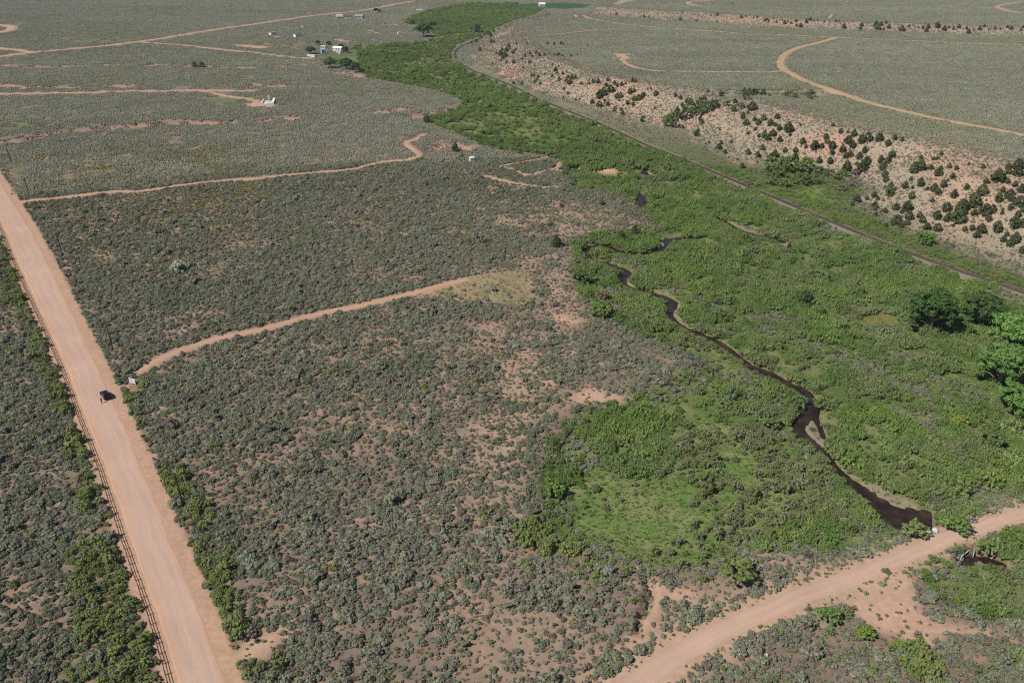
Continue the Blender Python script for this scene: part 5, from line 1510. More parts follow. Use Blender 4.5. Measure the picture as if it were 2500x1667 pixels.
# ---- the plants that show largest stand as objects, the rest as cover
def road_side(pr, p):
    i = int(np.argmin(np.hypot(ROAD_C[:, 0] - p[0], ROAD_C[:, 1] - p[1])))
    return p[0] < ROAD_C[i, 0]
def landmarks(tab):
    L = G([(a, b) for a, b, _ in tab])
    return lambda p: tab[int(np.argmin(np.hypot(L[:, 0] - p[0], L[:, 1] - p[1])))][2]
LM_LEFT = landmarks([(110, 960, "across the road from the black car"), (30, 760, "by the upper end of the rail fence"), (200, 1180, "by the middle of the rail fence"), (60, 1250, "in the open left of the rail fence"),
                     (270, 1390, "by the lower stretch of the rail fence"), (90, 1500, "near the lower left corner"), (340, 1590, "beside the lowest fence posts")])
LM_FLAT = landmarks([(340, 960, "around the white sign"), (310, 1080, "on the right verge below the black car"), (450, 1230, "around the lowest utility pole"), (500, 1400, "beside the right verge below the lowest pole"), (640, 1580, "at the bottom where the right verge leaves the picture"),
                     (640, 1230, "on the flat right of the lowest pole"), (850, 1420, "low in the middle of the flat"), (900, 1600, "at the bottom edge of the flat"), (1130, 1300, "on the flat left of the meadow"), (1300, 1440, "below the left end of the meadow"),
                     (1450, 1560, "between the eroded gully and the sandy road"), (1250, 1600, "left of where the sandy road leaves the picture"), (1650, 1480, "on the bare sand above the sandy road"), (1850, 1400, "between the meadow and the sandy road"),
                     (1430, 960, "around the bare sand patch"), (1350, 1210, "near the round bush at the meadow rim"), (1620, 1250, "on the open meadow"), (1900, 1200, "on the creek side of the meadow"), (1000, 1080, "in the middle of the sage flat")])
LM_LOW = landmarks([(1760, 1640, "at the bottom edge below the sandy road"), (1870, 1600, "around the tan boulder"), (2060, 1500, "on the sand flat by the sandy road"), (2150, 1640, "at the bottom below the sand flat"), (2260, 1560, "at the tip of the sand flat"),
                    (2420, 1600, "in the lower right corner"), (1950, 1500, "on the lower margin of the sandy road"), (2380, 1290, "by the upper end of the sandy road"), (2350, 1440, "below the culvert")])
LM_WILLOW = landmarks([(2230, 1320, "beside the pool and white boulders"), (2150, 1190, "on the bank above the pool"), (2060, 1060, "right of the sand island"), (1880, 1010, "left of the sand island"), (1950, 1280, "between pool and meadow"), (2050, 1350, "above the sandy road near the pool"),
                       (1620, 1040, "in the clump above the meadow"), (1570, 1130, "in the horseshoe clump of the meadow"), (1420, 1110, "at the left rim of the meadow"), (1450, 1290, "at the lower left rim of the meadow"), (1800, 930, "on the left bank above the sand island"),
                       (2250, 930, "in the thicket left of the cottonwoods"), (2440, 1100, "below the right edge cottonwoods"), (2350, 1220, "above the upper end of the sandy road"), (2450, 1180, "at the right edge above the sandy road"), (2180, 1060, "in the thicket right of the creek"),
                       (1950, 850, "on the right bank by the straight creek reach"), (2360, 1440, "below the culvert"), (2450, 1480, "in the lower right green corner"), (2440, 1340, "behind the culvert pool"), (1640, 880, "by the left bank where sage meets willows")])
def size_word(v, lo, hi):
    return "small" if v < lo else ("large" if v > hi else "mid sized")
def tone(t, kind):
    if kind == 'sage': return "brownish grey" if t[0] > t[1] * 1.04 else ("pale grey green" if t.mean() > 0.235 else "dark grey green")
    return "yellow green" if t[0] > 0.88 * t[1] and t[2] < 0.5 * t[1] else ("greyish green" if t[2] > 0.5 * t[1] else ("bright green" if t[1] > 0.235 else "deep green"))
def near_any(pr, p):
    if road_side(pr, p): return LM_LEFT(p), "left of the county road"
    c = TRACKS['sandy_road'][0]; k = int(np.argmin(np.hypot(c[:, 0] - p[0], c[:, 1] - p[1])))
    if p[0] > 10 and p[1] < c[k, 1]: return LM_LOW(p), "below the sandy road"
    return LM_FLAT(p), "on the near flat"
def lab_sage(pr, p, sz, t):
    a, g = near_any(pr, p)
    l = "%s %s sagebrush %s" % (size_word(sz, 1.12, 1.4), tone(t, 'sage'), a)
    return l, l + ", " + g
def lab_shrub(pr, p, sz, t):
    a, g = near_any(pr, p)
    l = "%s %s leafy shrub %s" % (size_word(sz, 0.8, 1.2), tone(t, 'green'), a)
    return l, l + ", " + g
def lab_willow(pr, p, sz, t):
    l = "%s %s willow bush %s" % (size_word(sz, 1.2, 1.55), tone(t, 'green'), LM_WILLOW(p))
    return l, l
def lab_dead(pr, p, sz, t):
    if sdist(np.array([p[:2]]), VALLEY)[0] > 0:
        l = "%s leafless purple grey shrub %s" % (size_word(sz, 1.2, 1.6), LM_WILLOW(p))
    else:
        l = "%s leafless brown grey shrub %s" % (size_word(sz, 0.9, 1.2), near_any(pr, p)[0])
    return l, l
S_sage = singles("sagebrush", SAGE, S_sage, 300, lab_sage, "shrub", 0.8)
S_willow = singles("willow_bush", WILLOW, S_willow, 300, lab_willow, "shrub", 1.3)
S_shrub = singles("green_shrub", SHRUB, S_shrub, 300, lab_shrub, "shrub", 0.9)
S_dead = singles("bare_shrub", DEAD, S_dead, 300, lab_dead, "shrub", 0.9)
cover("sagebrush_cover", SAGE, S_sage, "grey green sagebrush covering the flats and slopes", "sagebrush")
cover("willow_thicket", WILLOW, S_willow, "dense green willows filling the creek bottom", "willows")
cover("green_shrub_cover", SHRUB, S_shrub, "scattered yellow green shrubs of verges and meadow", "shrubs")
cover("grass_cover", TUFT, S_grass, "yellow bunch grass and green meadow grass", "grass")
cover("far_sagebrush_cover", PATCH, S_patch, "even grey green sagebrush of the far flats and mesas", "sagebrush")
print("COUNTS", {k: len(v["p"]) for k, v in dict(sage=S_sage, willow=S_willow, shrub=S_shrub, grass=S_grass, patch=S_patch, dead=S_dead).items()}, "junipers", n_ind, len(left_over))

# ------------------------------------------------------------------ things made by people
def at(px):
    p = on_ground([px])[0]
    return Vector((p[0], p[1], float(ground_z(np.array([p]))[0])))
WHITE = plain_mat("white_paint", (0.78, 0.77, 0.74), 0.55, 0.06, 1.5, 0.35)
OFFWHITE = plain_mat("weathered_white_metal", (0.62, 0.62, 0.60), 0.5, 0.12, 0.8, 0.4)
CONC = plain_mat("grey_concrete", (0.42, 0.41, 0.385), 0.9, 0.15, 1.2)
CREAM = plain_mat("cream_concrete_wall", (0.72, 0.70, 0.62), 0.85, 0.08, 1.0)
WOOD = plain_mat("dark_brown_log", (0.062, 0.040, 0.028), 0.9, 0.35, 5)
POLEW = plain_mat("creosoted_pole_wood", (0.06, 0.043, 0.033), 0.9, 0.3, 3)
BLACK = plain_mat("black_car_paint", (0.008, 0.008, 0.010), 0.22, 0.1, 2, 0.5)
GLASS = plain_mat("dark_car_glass", (0.010, 0.012, 0.014), 0.08, 0.05, 2, 0.5)
RUBBER = plain_mat("black_rubber", (0.018, 0.017, 0.016), 0.85, 0.2, 6)
ALLOY = plain_mat("grey_alloy", (0.35, 0.35, 0.36), 0.35, 0.1, 5, 0.5, 0.8)
LAMP = plain_mat("clear_lamp", (0.6, 0.6, 0.6), 0.2, 0.05, 5, 0.5)
REDL = plain_mat("red_lamp", (0.25, 0.01, 0.01), 0.3, 0.1, 5, 0.5)
REDP = plain_mat("red_print", (0.55, 0.06, 0.07), 0.6, 0.05, 3)
DARKP = plain_mat("dark_print", (0.05, 0.05, 0.055), 0.6, 0.05, 3)
GREYROOF = plain_mat("blue_grey_roof_metal", (0.25, 0.28, 0.33), 0.5, 0.12, 0.7, 0.4)
DARKROOF = plain_mat("dark_shingle_roof", (0.07, 0.07, 0.075), 0.9, 0.2, 1.5)
TEAL = plain_mat("pale_teal_siding", (0.36, 0.46, 0.45), 0.7, 0.1, 1)
TANW = plain_mat("tan_stucco", (0.48, 0.36, 0.26), 0.9, 0.15, 0.8)
WINDOW = plain_mat("dark_window_glass", (0.02, 0.024, 0.03), 0.12, 0.05, 2, 0.5)
ROCKW = plain_mat("bleached_white_rock", (0.46, 0.47, 0.49), 0.85, 0.18, 1.6)
ROCKT = plain_mat("pale_tan_rock", (0.62, 0.50, 0.38), 0.9, 0.15, 1.6)
RUSTP = plain_mat("rusty_corrugated_steel", (0.10, 0.075, 0.06), 0.75, 0.3, 3, 0.3)
STUMP = plain_mat("weathered_stump_wood", (0.17, 0.13, 0.105), 0.95, 0.3, 3)

# ---- rail fence along the left edge of the county road
fence = empty("rail_fence")
tag(fence, "dark brown post and rail fence along the left edge of the county road", "fence")
FP = resample(FL, 2.7)
fr_ = np.hypot(FP[:, 0], FP[:, 1])
pj = project(np.column_stack([FP, ground_z(FP)]))
FP = FP[(pj[:, 0] > -120) & (pj[:, 1] < 1790) & (pj[:, 2] > 0)]
FP = FP + normals2(FP) * rng.uniform(-0.05, 0.05, (len(FP), 1))
fz = ground_z(FP)
pm = MB().tube([(0, 0, -0.45), (0.01, 0, 0.6), (0, 0.01, 1.32)], [0.12, 0.11, 0.10], 7)
POST = mesh_only(pm, "fence_post", [WOOD])
rm_ = MB().tube([(0, 0, 0), (0.33, 0.015, -0.02), (0.66, -0.01, -0.02), (1.0, 0, 0)], [0.065, 0.062, 0.06, 0.055], 6)
RAILM = mesh_only(rm_, "fence_rail", [WOOD])
for i in range(len(FP)):
    o = bpy.data.objects.new("post", POST); o.parent = fence; COL.objects.link(o)
    o.location = (FP[i, 0], FP[i, 1], fz[i]); o.rotation_euler = (rng.normal(0, .03), rng.normal(0, .03), rng.uniform(0, 6.28)); o.scale = (1, 1, rng.uniform(0.93, 1.06))
    if i + 1 < len(FP):
        for hz in (0.55, 1.08):
            a_ = Vector((FP[i, 0], FP[i, 1], fz[i] + hz + rng.normal(0, .025))); b_ = Vector((FP[i + 1, 0], FP[i + 1, 1], fz[i + 1] + hz + rng.normal(0, .025)))
            dv = b_ - a_
            o = bpy.data.objects.new("rail", RAILM); o.parent = fence; COL.objects.link(o)
            o.location = a_; o.rotation_euler = dv.to_track_quat('X', 'Z').to_euler(); o.scale = (dv.length * 1.02, 1, 1)

# ---- utility poles
pole_l = ["utility pole rising from green shrubs beside the lower county road", "utility pole in the sagebrush just above the white sign", "utility pole between the road and the yellow grass", "utility pole at the dirt track junction, in green weeds", "farthest utility pole at the left edge"]
pt = MB().tube([(0, 0, -1.0), (0, 0, 4.5), (0, 0, 9.4)], [0.21, 0.19, 0.15], 9)
POLE = mesh_only(pt, "pole_shaft", [POLEW])
ca_ = MB().box(-1.2, 1.2, -0.06, 0.06, 8.75, 8.88)
CROSS = mesh_only(ca_, "pole_crossarm", [POLEW])
br = MB().tube([(0, -0.09, 8.1), (0.62, -0.08, 8.76)], [0.025, 0.025], 5)
BRACE = mesh_only(br, "pole_brace", [RUST])
ins = MB().tube([(0, 0, 8.88), (0, 0, 8.94), (0, 0, 9.0), (0, 0, 9.06)], [0.03, 0.055, 0.045, 0.05], 7)
INSUL = mesh_only(ins, "pole_insulator", [plain_mat("grey_porcelain", (0.3, 0.3, 0.3), 0.3, 0.1, 4, 0.5)])
pole_px = [(447, 1237), (275, 851), (153, 624), (72, 481), (26, 394)]
pole_p = [at(p) for p in pole_px]
dirp = (pole_p[1] - pole_p[0]); yawp = math.atan2(dirp.y, dirp.x) + math.pi / 2
for p, l in zip(pole_p, pole_l):
    e = empty("utility_pole", p, yawp); tag(e, l, "utility pole", "utility poles right of the county road")
    for nm, me_, sx_, lx in (("shaft", POLE, 1, 0), ("crossarm", CROSS, 1, 0), ("brace", BRACE, 1, 0), ("brace", BRACE, -1, 0), ("insulator", INSUL, 1, -1.1), ("insulator", INSUL, 1, 0.45), ("insulator", INSUL, 1, 1.1)):
        o = bpy.data.objects.new(nm, me_); o.parent = e; o.location = (lx, 0, 0); o.scale = (sx_, 1, 1); COL.objects.link(o)

# ---- black car parked on the road
def wheel(parent, x, y):
    w = empty("wheel", (x, y, 0.37)); w.parent = parent
    t = MB(); n = 20
    prof_ = [(-0.12, 0.24), (-0.125, 0.33), (-0.08, 0.37), (0.08, 0.37), (0.125, 0.33), (0.12, 0.24)]
    vs = [(px_, r_ * math.cos(2 * math.pi * k / n), r_ * math.sin(2 * math.pi * k / n)) for k in range(n) for px_, r_ in prof_]
    m6 = len(prof_)
    fs = [(k * m6 + i, k * m6 + i + 1, ((k + 1) % n) * m6 + i + 1, ((k + 1) % n) * m6 + i) for k in range(n) for i in range(m6 - 1)]
    t.add(vs, fs); t.build("tyre", [RUBBER], w, True)
    r = MB().tube([(-0.10, 0, 0), (0.10, 0, 0)], [0.235, 0.235], 16)
    for k in range(5):
        a = 2 * math.pi * k / 5
        for s in (-1, 1):
            r.tube([(s * 0.105, 0.03 * math.cos(a), 0.03 * math.sin(a)), (s * 0.11, 0.22 * math.cos(a), 0.22 * math.sin(a))], [0.035, 0.025], 5)
    r.build("rim", [ALLOY], w)
    return w
cp = at((258.5, 969))
ci = int(np.argmin(np.hypot(ROAD_C[:, 0] - cp.x, ROAD_C[:, 1] - cp.y)))
dv = ROAD_C[min(ci + 6, len(ROAD_C) - 1)] - ROAD_C[max(ci - 6, 0)]
if dv[1] < 0: dv = -dv
car_yaw = math.atan2(dv[1], dv[0]) - math.pi / 2 + math.radians(6)
car = empty("parked_car", (cp.x, cp.y, cp.z + 0.1), car_yaw)
tag(car, "black sport utility car parked on the right side of the county road", "car")
# lower body: side outline with wheel arches, pushed across and rounded
def arch(y0, r, n=7):
    return [(y0 + r * math.cos(math.pi - math.pi * k / (n - 1)) * -1, 0.34 + r * math.sin(math.pi * k / (n - 1))) for k in range(n)]
out = [(-2.3, 0.45), (-2.33, 0.85), (-2.22, 1.06), (-1.2, 1.1), (0.9, 1.1), (1.2, 1.06), (2.15, 0.93), (2.34, 0.78), (2.36, 0.42), (1.9, 0.3)]
out += list(reversed([(1.42 + 0.44 * math.cos(math.pi * k / 6), 0.32 + 0.44 * math.sin(math.pi * k / 6)) for k in range(6, -1, -1)]))[0:0]
out += [(1.42 + 0.44 * math.cos(t_), 0.32 + 0.44 * math.sin(t_)) for t_ in np.linspace(0.0, math.pi, 7)]
out += [(0.9, 0.28), (-0.95, 0.28)]
out += [(-1.4 + 0.44 * math.cos(t_), 0.32 + 0.44 * math.sin(t_)) for t_ in np.linspace(0.0, math.pi, 7)]
out += [(-1.9, 0.32)]
bd = MB().prism(out, -0.93, 0.93).build("body", [BLACK], car)
bevel(bd, 0.05, 2)
def loft(stations):
    """stations: list of (list of corner points)"""
    vs = [q for s in stations for q in s]; n = len(stations[0])
    fs = [(i * n + k, i * n + (k + 1) % n, (i + 1) * n + (k + 1) % n, (i + 1) * n + k) for i in range(len(stations) - 1) for k in range(n)]
    fs += [tuple(range(n - 1, -1, -1)), tuple(range(len(vs) - n, len(vs)))]
    return vs, fs
g_ = MB()
g_.add(*loft([[(-0.86, -2.2, 1.08), (0.86, -2.2, 1.08), (0.86, 1.05, 1.08), (-0.86, 1.05, 1.08)], [(-0.70, -1.95, 1.66), (0.70, -1.95, 1.66), (0.70, 0.30, 1.66), (-0.70, 0.30, 1.66)]]))
gh = g_.build("windows", [GLASS], car); bevel(gh, 0.04, 2)
rf = MB(); rf.add(*loft([[(-0.73, -2.0, 1.64), (0.73, -2.0, 1.64), (0.73, 0.36, 1.64), (-0.73, 0.36, 1.64)], [(-0.66, -1.9, 1.74), (0.66, -1.9, 1.74), (0.66, 0.2, 1.74), (-0.66, 0.2, 1.74)]]))
bevel(rf.build("roof", [BLACK], car), 0.03, 2)
for s in (-1, 1):
    MB().tube([(s * 0.60, -1.75, 1.75), (s * 0.60, -1.7, 1.80), (s * 0.60, 0.0, 1.80), (s * 0.60, 0.06, 1.75)], [0.022] * 4, 6).build("roof_rail", [ALLOY], car)
    for ya, yb in ((1.0, 0.33), (-0.35, -0.38), (-1.3, -1.25)):
        MB().tube([(s * 0.87, ya, 1.08), (s * 0.715, yb, 1.66)], [0.035, 0.03], 5).build("window_pillar", [BLACK], car)
    mr = MB().box(-0.1, 0.1, -0.07, 0.09, -0.08, 0.08).build("mirror", [BLACK], car); mr.location = (s * 1.02, 0.75, 1.12); bevel(mr, 0.03)
    hl = MB().box(-0.2, 0.2, -0.06, 0.06, -0.07, 0.07).build("headlight", [LAMP], car); hl.location = (s * 0.68, 2.28, 0.82); bevel(hl, 0.025)
    tl = MB().box(-0.11, 0.11, -0.04, 0.04, -0.17, 0.17).build("tail_light", [REDL], car); tl.location = (s * 0.78, -2.31, 0.88); bevel(tl, 0.02)
    for yy in (0.1, -0.9):
        MB().box(s * 0.93 - 0.02, s * 0.93 + 0.02, yy - 0.09, yy + 0.09, 0.90, 0.935).build("door_handle", [BLACK], car)
    for yy in (1.42, -1.4):
        wheel(car, s * 0.84, yy)
fb = MB().box(-0.9, 0.9, 2.25, 2.44, 0.34, 0.6).build("bumper", [RUBBER], car); bevel(fb, 0.05)
rb = MB().box(-0.9, 0.9, -2.44, -2.25, 0.36, 0.62).build("bumper", [RUBBER], car); bevel(rb, 0.05)
MB().box(-0.45, 0.45, 2.33, 2.375, 0.62, 0.78).build("grille", [RUBBER], car)

# ---- person standing beside the car
def skinned(name, verts, edges, rads, mat, parent, levels=2):
    me_ = bpy.data.meshes.new(name); me_.from_pydata(verts, edges, []); me_.materials.append(mat)
    o = bpy.data.objects.new(name, me_); COL.objects.link(o); o.parent = parent
    o.modifiers.new("skin", 'SKIN').use_smooth_shade = True
    sv = me_.skin_vertices[0].data
    for i, r_ in enumerate(rads):
        sv[i].radius = (r_, r_) if np.isscalar(r_) else r_
    sv[0].use_root = True
    o.modifiers.new("sub", 'SUBSURF').levels = levels
    o.modifiers["sub"].render_levels = levels
    return o
SKIN = plain_mat("skin", (0.42, 0.25, 0.18), 0.6, 0.08, 6)
CLOTH = plain_mat("dark_jacket_cloth", (0.028, 0.026, 0.030), 0.9, 0.2, 8)
TROUS = plain_mat("dark_trouser_cloth", (0.035, 0.030, 0.030), 0.9, 0.2, 8)
HAIR = plain_mat("dark_hair", (0.03, 0.02, 0.015), 0.7, 0.2, 20)
pp = at((249.5, 984))
per = empty("person", (pp.x, pp.y, pp.z + 0.06), car_yaw + 0.4)
tag(per, "person in dark clothes standing on the road behind the black car", "person")
V_ = []; E_ = []; R_ = []
def chain(pts, start=None):
    prev = start
    for (p, r_) in pts:
        V_.append(p); R_.append(r_); k = len(V_) - 1
        if prev is not None: E_.append((prev, k))
        prev = k
    return prev
pel = chain([((0, 0, 0.95), 0.14)])
che = chain([((0, 0, 1.12), 0.13), ((0, -0.01, 1.32), 0.155), ((0, -0.01, 1.45), 0.10)], pel)
hd = chain([((0, 0.01, 1.53), 0.055), ((0, 0.02, 1.60), 0.085), ((0, 0.025, 1.67), 0.098), ((0, 0.01, 1.74), 0.075)], che)
nose = chain([((0, 0.125, 1.645), 0.014)], hd - 1)
for s in (-1, 1):
    chain([((s * 0.10, 0.0, 0.88), 0.10), ((s * 0.11, 0.02, 0.50), 0.068), ((s * 0.12, -0.01, 0.28), 0.055), ((s * 0.12, -0.02, 0.09), 0.04), ((s * 0.125, 0.10, 0.04), 0.04), ((s * 0.13, 0.19, 0.03), 0.03)], pel)
    wr = chain([((s * 0.19, -0.01, 1.42), 0.065), ((s * 0.26, -0.03, 1.16), 0.047), ((s * 0.20, 0.20, 1.06), 0.036), ((s * 0.15, 0.30, 1.07), 0.03)], che - 0)
    pal = chain([((s * 0.125, 0.36, 1.075), 0.035)], wr)
    for kf, (dx, L_) in enumerate(((-0.03, 0.062), (-0.01, 0.072), (0.01, 0.068), (0.03, 0.052))):
        chain([((s * 0.12 + dx, 0.40, 1.08), 0.0095), ((s * 0.12 + dx, 0.40 + L_ * .6, 1.065), 0.0085), ((s * 0.12 + dx, 0.40 + L_ * .8, 1.04), 0.007)], pal)
    chain([((s * 0.12 - s * 0.045, 0.36, 1.095), 0.010), ((s * 0.12 - s * 0.055, 0.39, 1.10), 0.008)], pal)
    chain([((s * 0.098, 0.02, 1.65), 0.018)], hd - 1)
body_ = skinned("body", V_, E_, R_, SKIN, per)
v_ = [(0, 0, 0.93), (0, 0, 1.12), (0, -0.01, 1.32), (0, -0.01, 1.455)]; e_ = [(0, 1), (1, 2), (2, 3)]; r_ = [0.155, 0.145, 0.17, 0.11]
for s in (-1, 1):
    k = len(v_); v_ += [(s * 0.19, -0.01, 1.42), (s * 0.26, -0.03, 1.16), (s * 0.205, 0.18, 1.065)]; e_ += [(3, k), (k, k + 1), (k + 1, k + 2)]; r_ += [0.078, 0.058, 0.047]
skinned("jacket", v_, e_, r_, CLOTH, per)
v_ = [(0, 0, 0.96)]; e_ = []; r_ = [0.15]
for s in (-1, 1):
    k = len(v_); v_ += [(s * 0.10, 0.0, 0.86), (s * 0.11, 0.02, 0.50), (s * 0.12, -0.02, 0.11)]; e_ += [(0, k), (k, k + 1), (k + 1, k + 2)]; r_ += [0.112, 0.08, 0.058]
skinned("trousers", v_, e_, r_, TROUS, per)
for s in (-1, 1):
    sh = MB().box(-0.055, 0.055, -0.10, 0.2, 0.0, 0.10).build("shoe", [RUBBER], per); sh.location = (s * 0.123, 0.0, -0.01); bevel(sh, 0.035)
    ey = MB(); V, F = ico(); ey.add(V * 0.012, F); eo = ey.build("eye", [DARKP], per, True); eo.location = (s * 0.035, 0.112, 1.685)
hm = MB(); V, F = ico(); hv = V * np.array([0.112, 0.118, 0.10]) * (1 + 0.06 * np.sin(V[:, :1] * 9)); hv[:, 2] = np.maximum(hv[:, 2], -0.02)
hm.add(hv + np.array([0, 0.0, 1.70]), F); hm.build("hair", [HAIR], per, True)

# ---- white sign at the mouth of the track
sp = at((325, 939))
sg = empty("sign_board", sp, math.radians(-20)); sg.scale = (1.25, 1.25, 1.2); tag(sg, "white sign board with red and dark lettering at the mouth of the track", "sign")
for s in (-1, 1):
    MB().box(s * 0.72 - 0.045, s * 0.72 + 0.045, 0.03, 0.12, -0.4, 1.75).build("post", [WHITE], sg)
bo = MB().box(-0.86, 0.86, -0.03, 0.03, 0.42, 1.72).build("board", [WHITE], sg); bevel(bo, 0.01, 1)
rl_ = random.Random(3)
xx = -0.66
tx = MB()
while xx < 0.15:                                             # the photograph resolves the lettering only as a red line and a dark line
    w_l = rl_.uniform(0.07, 0.12); tx.box(xx, xx + w_l, -0.036, -0.032, 1.22 + rl_.uniform(0, .03), 1.50); xx += w_l + 0.035
tx.build("red_lettering", [REDP], sg)
xx = -0.55; tx = MB()
while xx < 0.6:
    w_l = rl_.uniform(0.05, 0.09); tx.box(xx, xx + w_l, -0.036, -0.032, 0.80, 0.92 + rl_.uniform(0, .02)); xx += w_l + 0.025
tx.build("dark_lettering", [DARKP], sg)

# ---- white foundation on its gravel pad
fl_, fr2, bk = at((640, 257)), at((668.5, 256)), at((632.5, 246.5))
u_ = (fr2 - fl_); LU = u_.length; yaw = math.atan2(u_.y, u_.x)
vdir = Vector((-math.sin(yaw), math.cos(yaw), 0)); LV = max(9.0, min(18.0, (bk - fl_).dot(vdir)))
fd = empty("house_foundation", fl_, yaw); tag(fd, "white unroofed concrete foundation with two long side walls on a pink gravel pad", "foundation")
MB().box(0.2, LU - 0.2, 0.2, LV - 1.5, -0.3, 0.55).build("floor_slab", [OFFWHITE], fd)
bevel(MB().box(-0.25, 0.25, 0, LV, -0.4, 1.35).build("wall", [CREAM], fd), 0.03, 1)
bevel(MB().box(LU - 1.3, LU + 0.2, 0, LV, -0.4, 1.75).build("wall", [WHITE], fd), 0.03, 1)
bevel(MB().box(0.25, LU - 1.3, -0.15, 0.15, -0.4, 0.95).build("wall", [OFFWHITE], fd), 0.03, 1)
bevel(MB().box(LU * 0.38, LU * 0.38 + 1.1, LV + 0.5, LV + 1.4, -0.3, 3.4).build("pillar", [CREAM], fd), 0.04, 1)
MB().box(LU - 2.2, LU - 1.9, 2.0, 2.15, 0.55, 0.95).build("vent_pipe", [DARKP], fd)

# ---- white box shed by the creek side track
bp_ = at((1152.5, 394.5))
bx = empty("box_shed", bp_, math.radians(24)); tag(bx, "small white box shed standing alone beside the creek track", "shed")
bevel(MB().box(-1.35, 1.35, -1.1, 1.1, -0.2, 2.25).build("wall", [OFFWHITE], bx), 0.03, 1)
bevel(MB().box(-1.48, 1.48, -1.22, 1.22, 2.253, 2.4).build("roof", [WHITE], bx), 0.03, 1)
MB().box(-0.45, 0.45, -1.135, -1.103, 0.02, 1.95).build("door", [WHITE], bx)
MB().box(1.353, 1.38, -0.5, 0.4, 1.0, 1.7).build("window", [WINDOW], bx)

# ---- far homes
def home(name, px, L, W, H, yaw, wall, roof, label, cat, gable=0.0, nwin=3):
    p = at(px); e = empty(name, p, math.radians(yaw)); tag(e, label, cat)
    MB().box(-L / 2, L / 2, -W / 2, W / 2, -0.5, H).build("wall", [wall], e)
    r_ = MB()
    if gable > 0:
        r_.prism([(-W / 2 - 0.35, H + 0.004), (W / 2 + 0.35, H + 0.004), (0, H + gable)], -L / 2 - 0.3, L / 2 + 0.3)
    else:
        r_.box(-L / 2 - 0.2, L / 2 + 0.2, -W / 2 - 0.2, W / 2 + 0.2, H + 0.003, H + 0.22)
    r_.build("roof", [roof], e)
    for k in range(nwin):
        x_ = -L / 2 + L * (k + 0.6) / (nwin + 0.6)
        for s in (-1, 1):
            MB().box(x_ - 0.5, x_ + 0.5, s * (W / 2 + 0.02) - 0.018, s * (W / 2 + 0.02) + 0.018, H * 0.42, H * 0.78).build("window", [WINDOW], e)
    MB().box(L * 0.32, L * 0.32 + 0.95, -W / 2 - 0.04, -W / 2 - 0.002, 0.05, min(2.05, H * 0.85)).build("door", [OFFWHITE if wall is not OFFWHITE else WHITE], e)
    return e
home("mobile_home", (666, 86), 8.5, 3.4, 3.0, 62, WHITE, GREYROOF, "white single trailer home, left one of the pair on the green patch", "trailer home")
home("mobile_home", (727, 90), 9.5, 3.6, 3.0, 58, WHITE, DARKROOF, "white trailer home with brownish roof, right one of the pair on the green patch", "trailer home")
home("flat_trailer", (676, 91.5), 6.0, 2.2, 0.7, 10, OFFWHITE, OFFWHITE, "low white flat trailer beside the left trailer home", "trailer", 0, 0)
home("ranch_house", (826, 124.5), 9.5, 5.0, 2.9, -20, WHITE, WHITE, "white ranch house between dark trees at the edge of the far willows", "house", 1.4)
home("garage_shed", (839, 124), 3.6, 3.4, 2.6, -15, WHITE, WHITE, "small white shed right of the white ranch house", "shed", 0.8, 1)
home("garden_shed", (789, 132), 3.6, 3.0, 4.2, 30, TEAL, TEAL, "pale teal shed with an open dark doorway at the ranch", "shed", 0.8, 1)
home("grey_shed", (790, 119), 4.6, 3.2, 2.2, -8, OFFWHITE, OFFWHITE, "light grey shed behind the teal one at the ranch", "shed", 0.6, 2)
home("stock_trailer", (761, 139.5), 9.5, 2.4, 1.9, -28, OFFWHITE, OFFWHITE, "long pale trailer parked left of the ranch sheds", "trailer", 0, 0)
home("white_car_body", (826, 131), 4.6, 1.8, 1.4, -6, WHITE, WHITE, "low white vehicle body lying in front of the white ranch house", "vehicle", 0, 1)
home("domed_house", (829, 46), 8.0, 6.0, 2.6, 15, TANW, TANW, "tan rounded house, leftmost of the far group of three", "house", 3.0, 2)
home("long_shed", (850, 46), 8.5, 5.0, 2.4, 5, CREAM, DARKROOF, "cream walled shed with a dark roof in the middle of the far group", "shed", 1.6, 2)
home("metal_barn", (878, 45.5), 11.0, 7.0, 3.0, -12, GREYROOF, GREYROOF, "blue grey metal barn, rightmost of the far group of three", "barn", 1.8, 2)
home("small_trailer", (917, 33.5), 3.6, 2.2, 2.0, 20, WHITE, WHITE, "tiny white trailer under the black looking far tree", "trailer", 0, 1)
home("water_tank", (973.5, 85), 2.6, 2.4, 2.4, 20, WHITE, WHITE, "white tank box alone in the sage left of the far cottonwood", "tank", 0, 0)
home("pump_house", (738, 68.5), 1.9, 1.8, 1.8, 0, WHITE, WHITE, "tiny white pump house in the sage above the trailer homes", "shed", 0, 0)
home("farm_house", (1323, 16), 9.0, 6.0, 3.0, 10, OFFWHITE, WHITE, "white roofed farm house beside the irrigated green field at the top", "house", 2.2, 2)
mp = at((1028, 26)); ma = empty("radio_mast", mp); tag(ma, "thin white mast with a low shelter far up the valley", "mast")
MB().tube([(0, 0, -0.5), (0, 0, 12.5)], [0.2, 0.12], 6).build("mast_pole", [WHITE], ma)
MB().box(-7, 2.5, -1.5, 1.5, -0.3, 1.6).build("shelter", [OFFWHITE], ma)

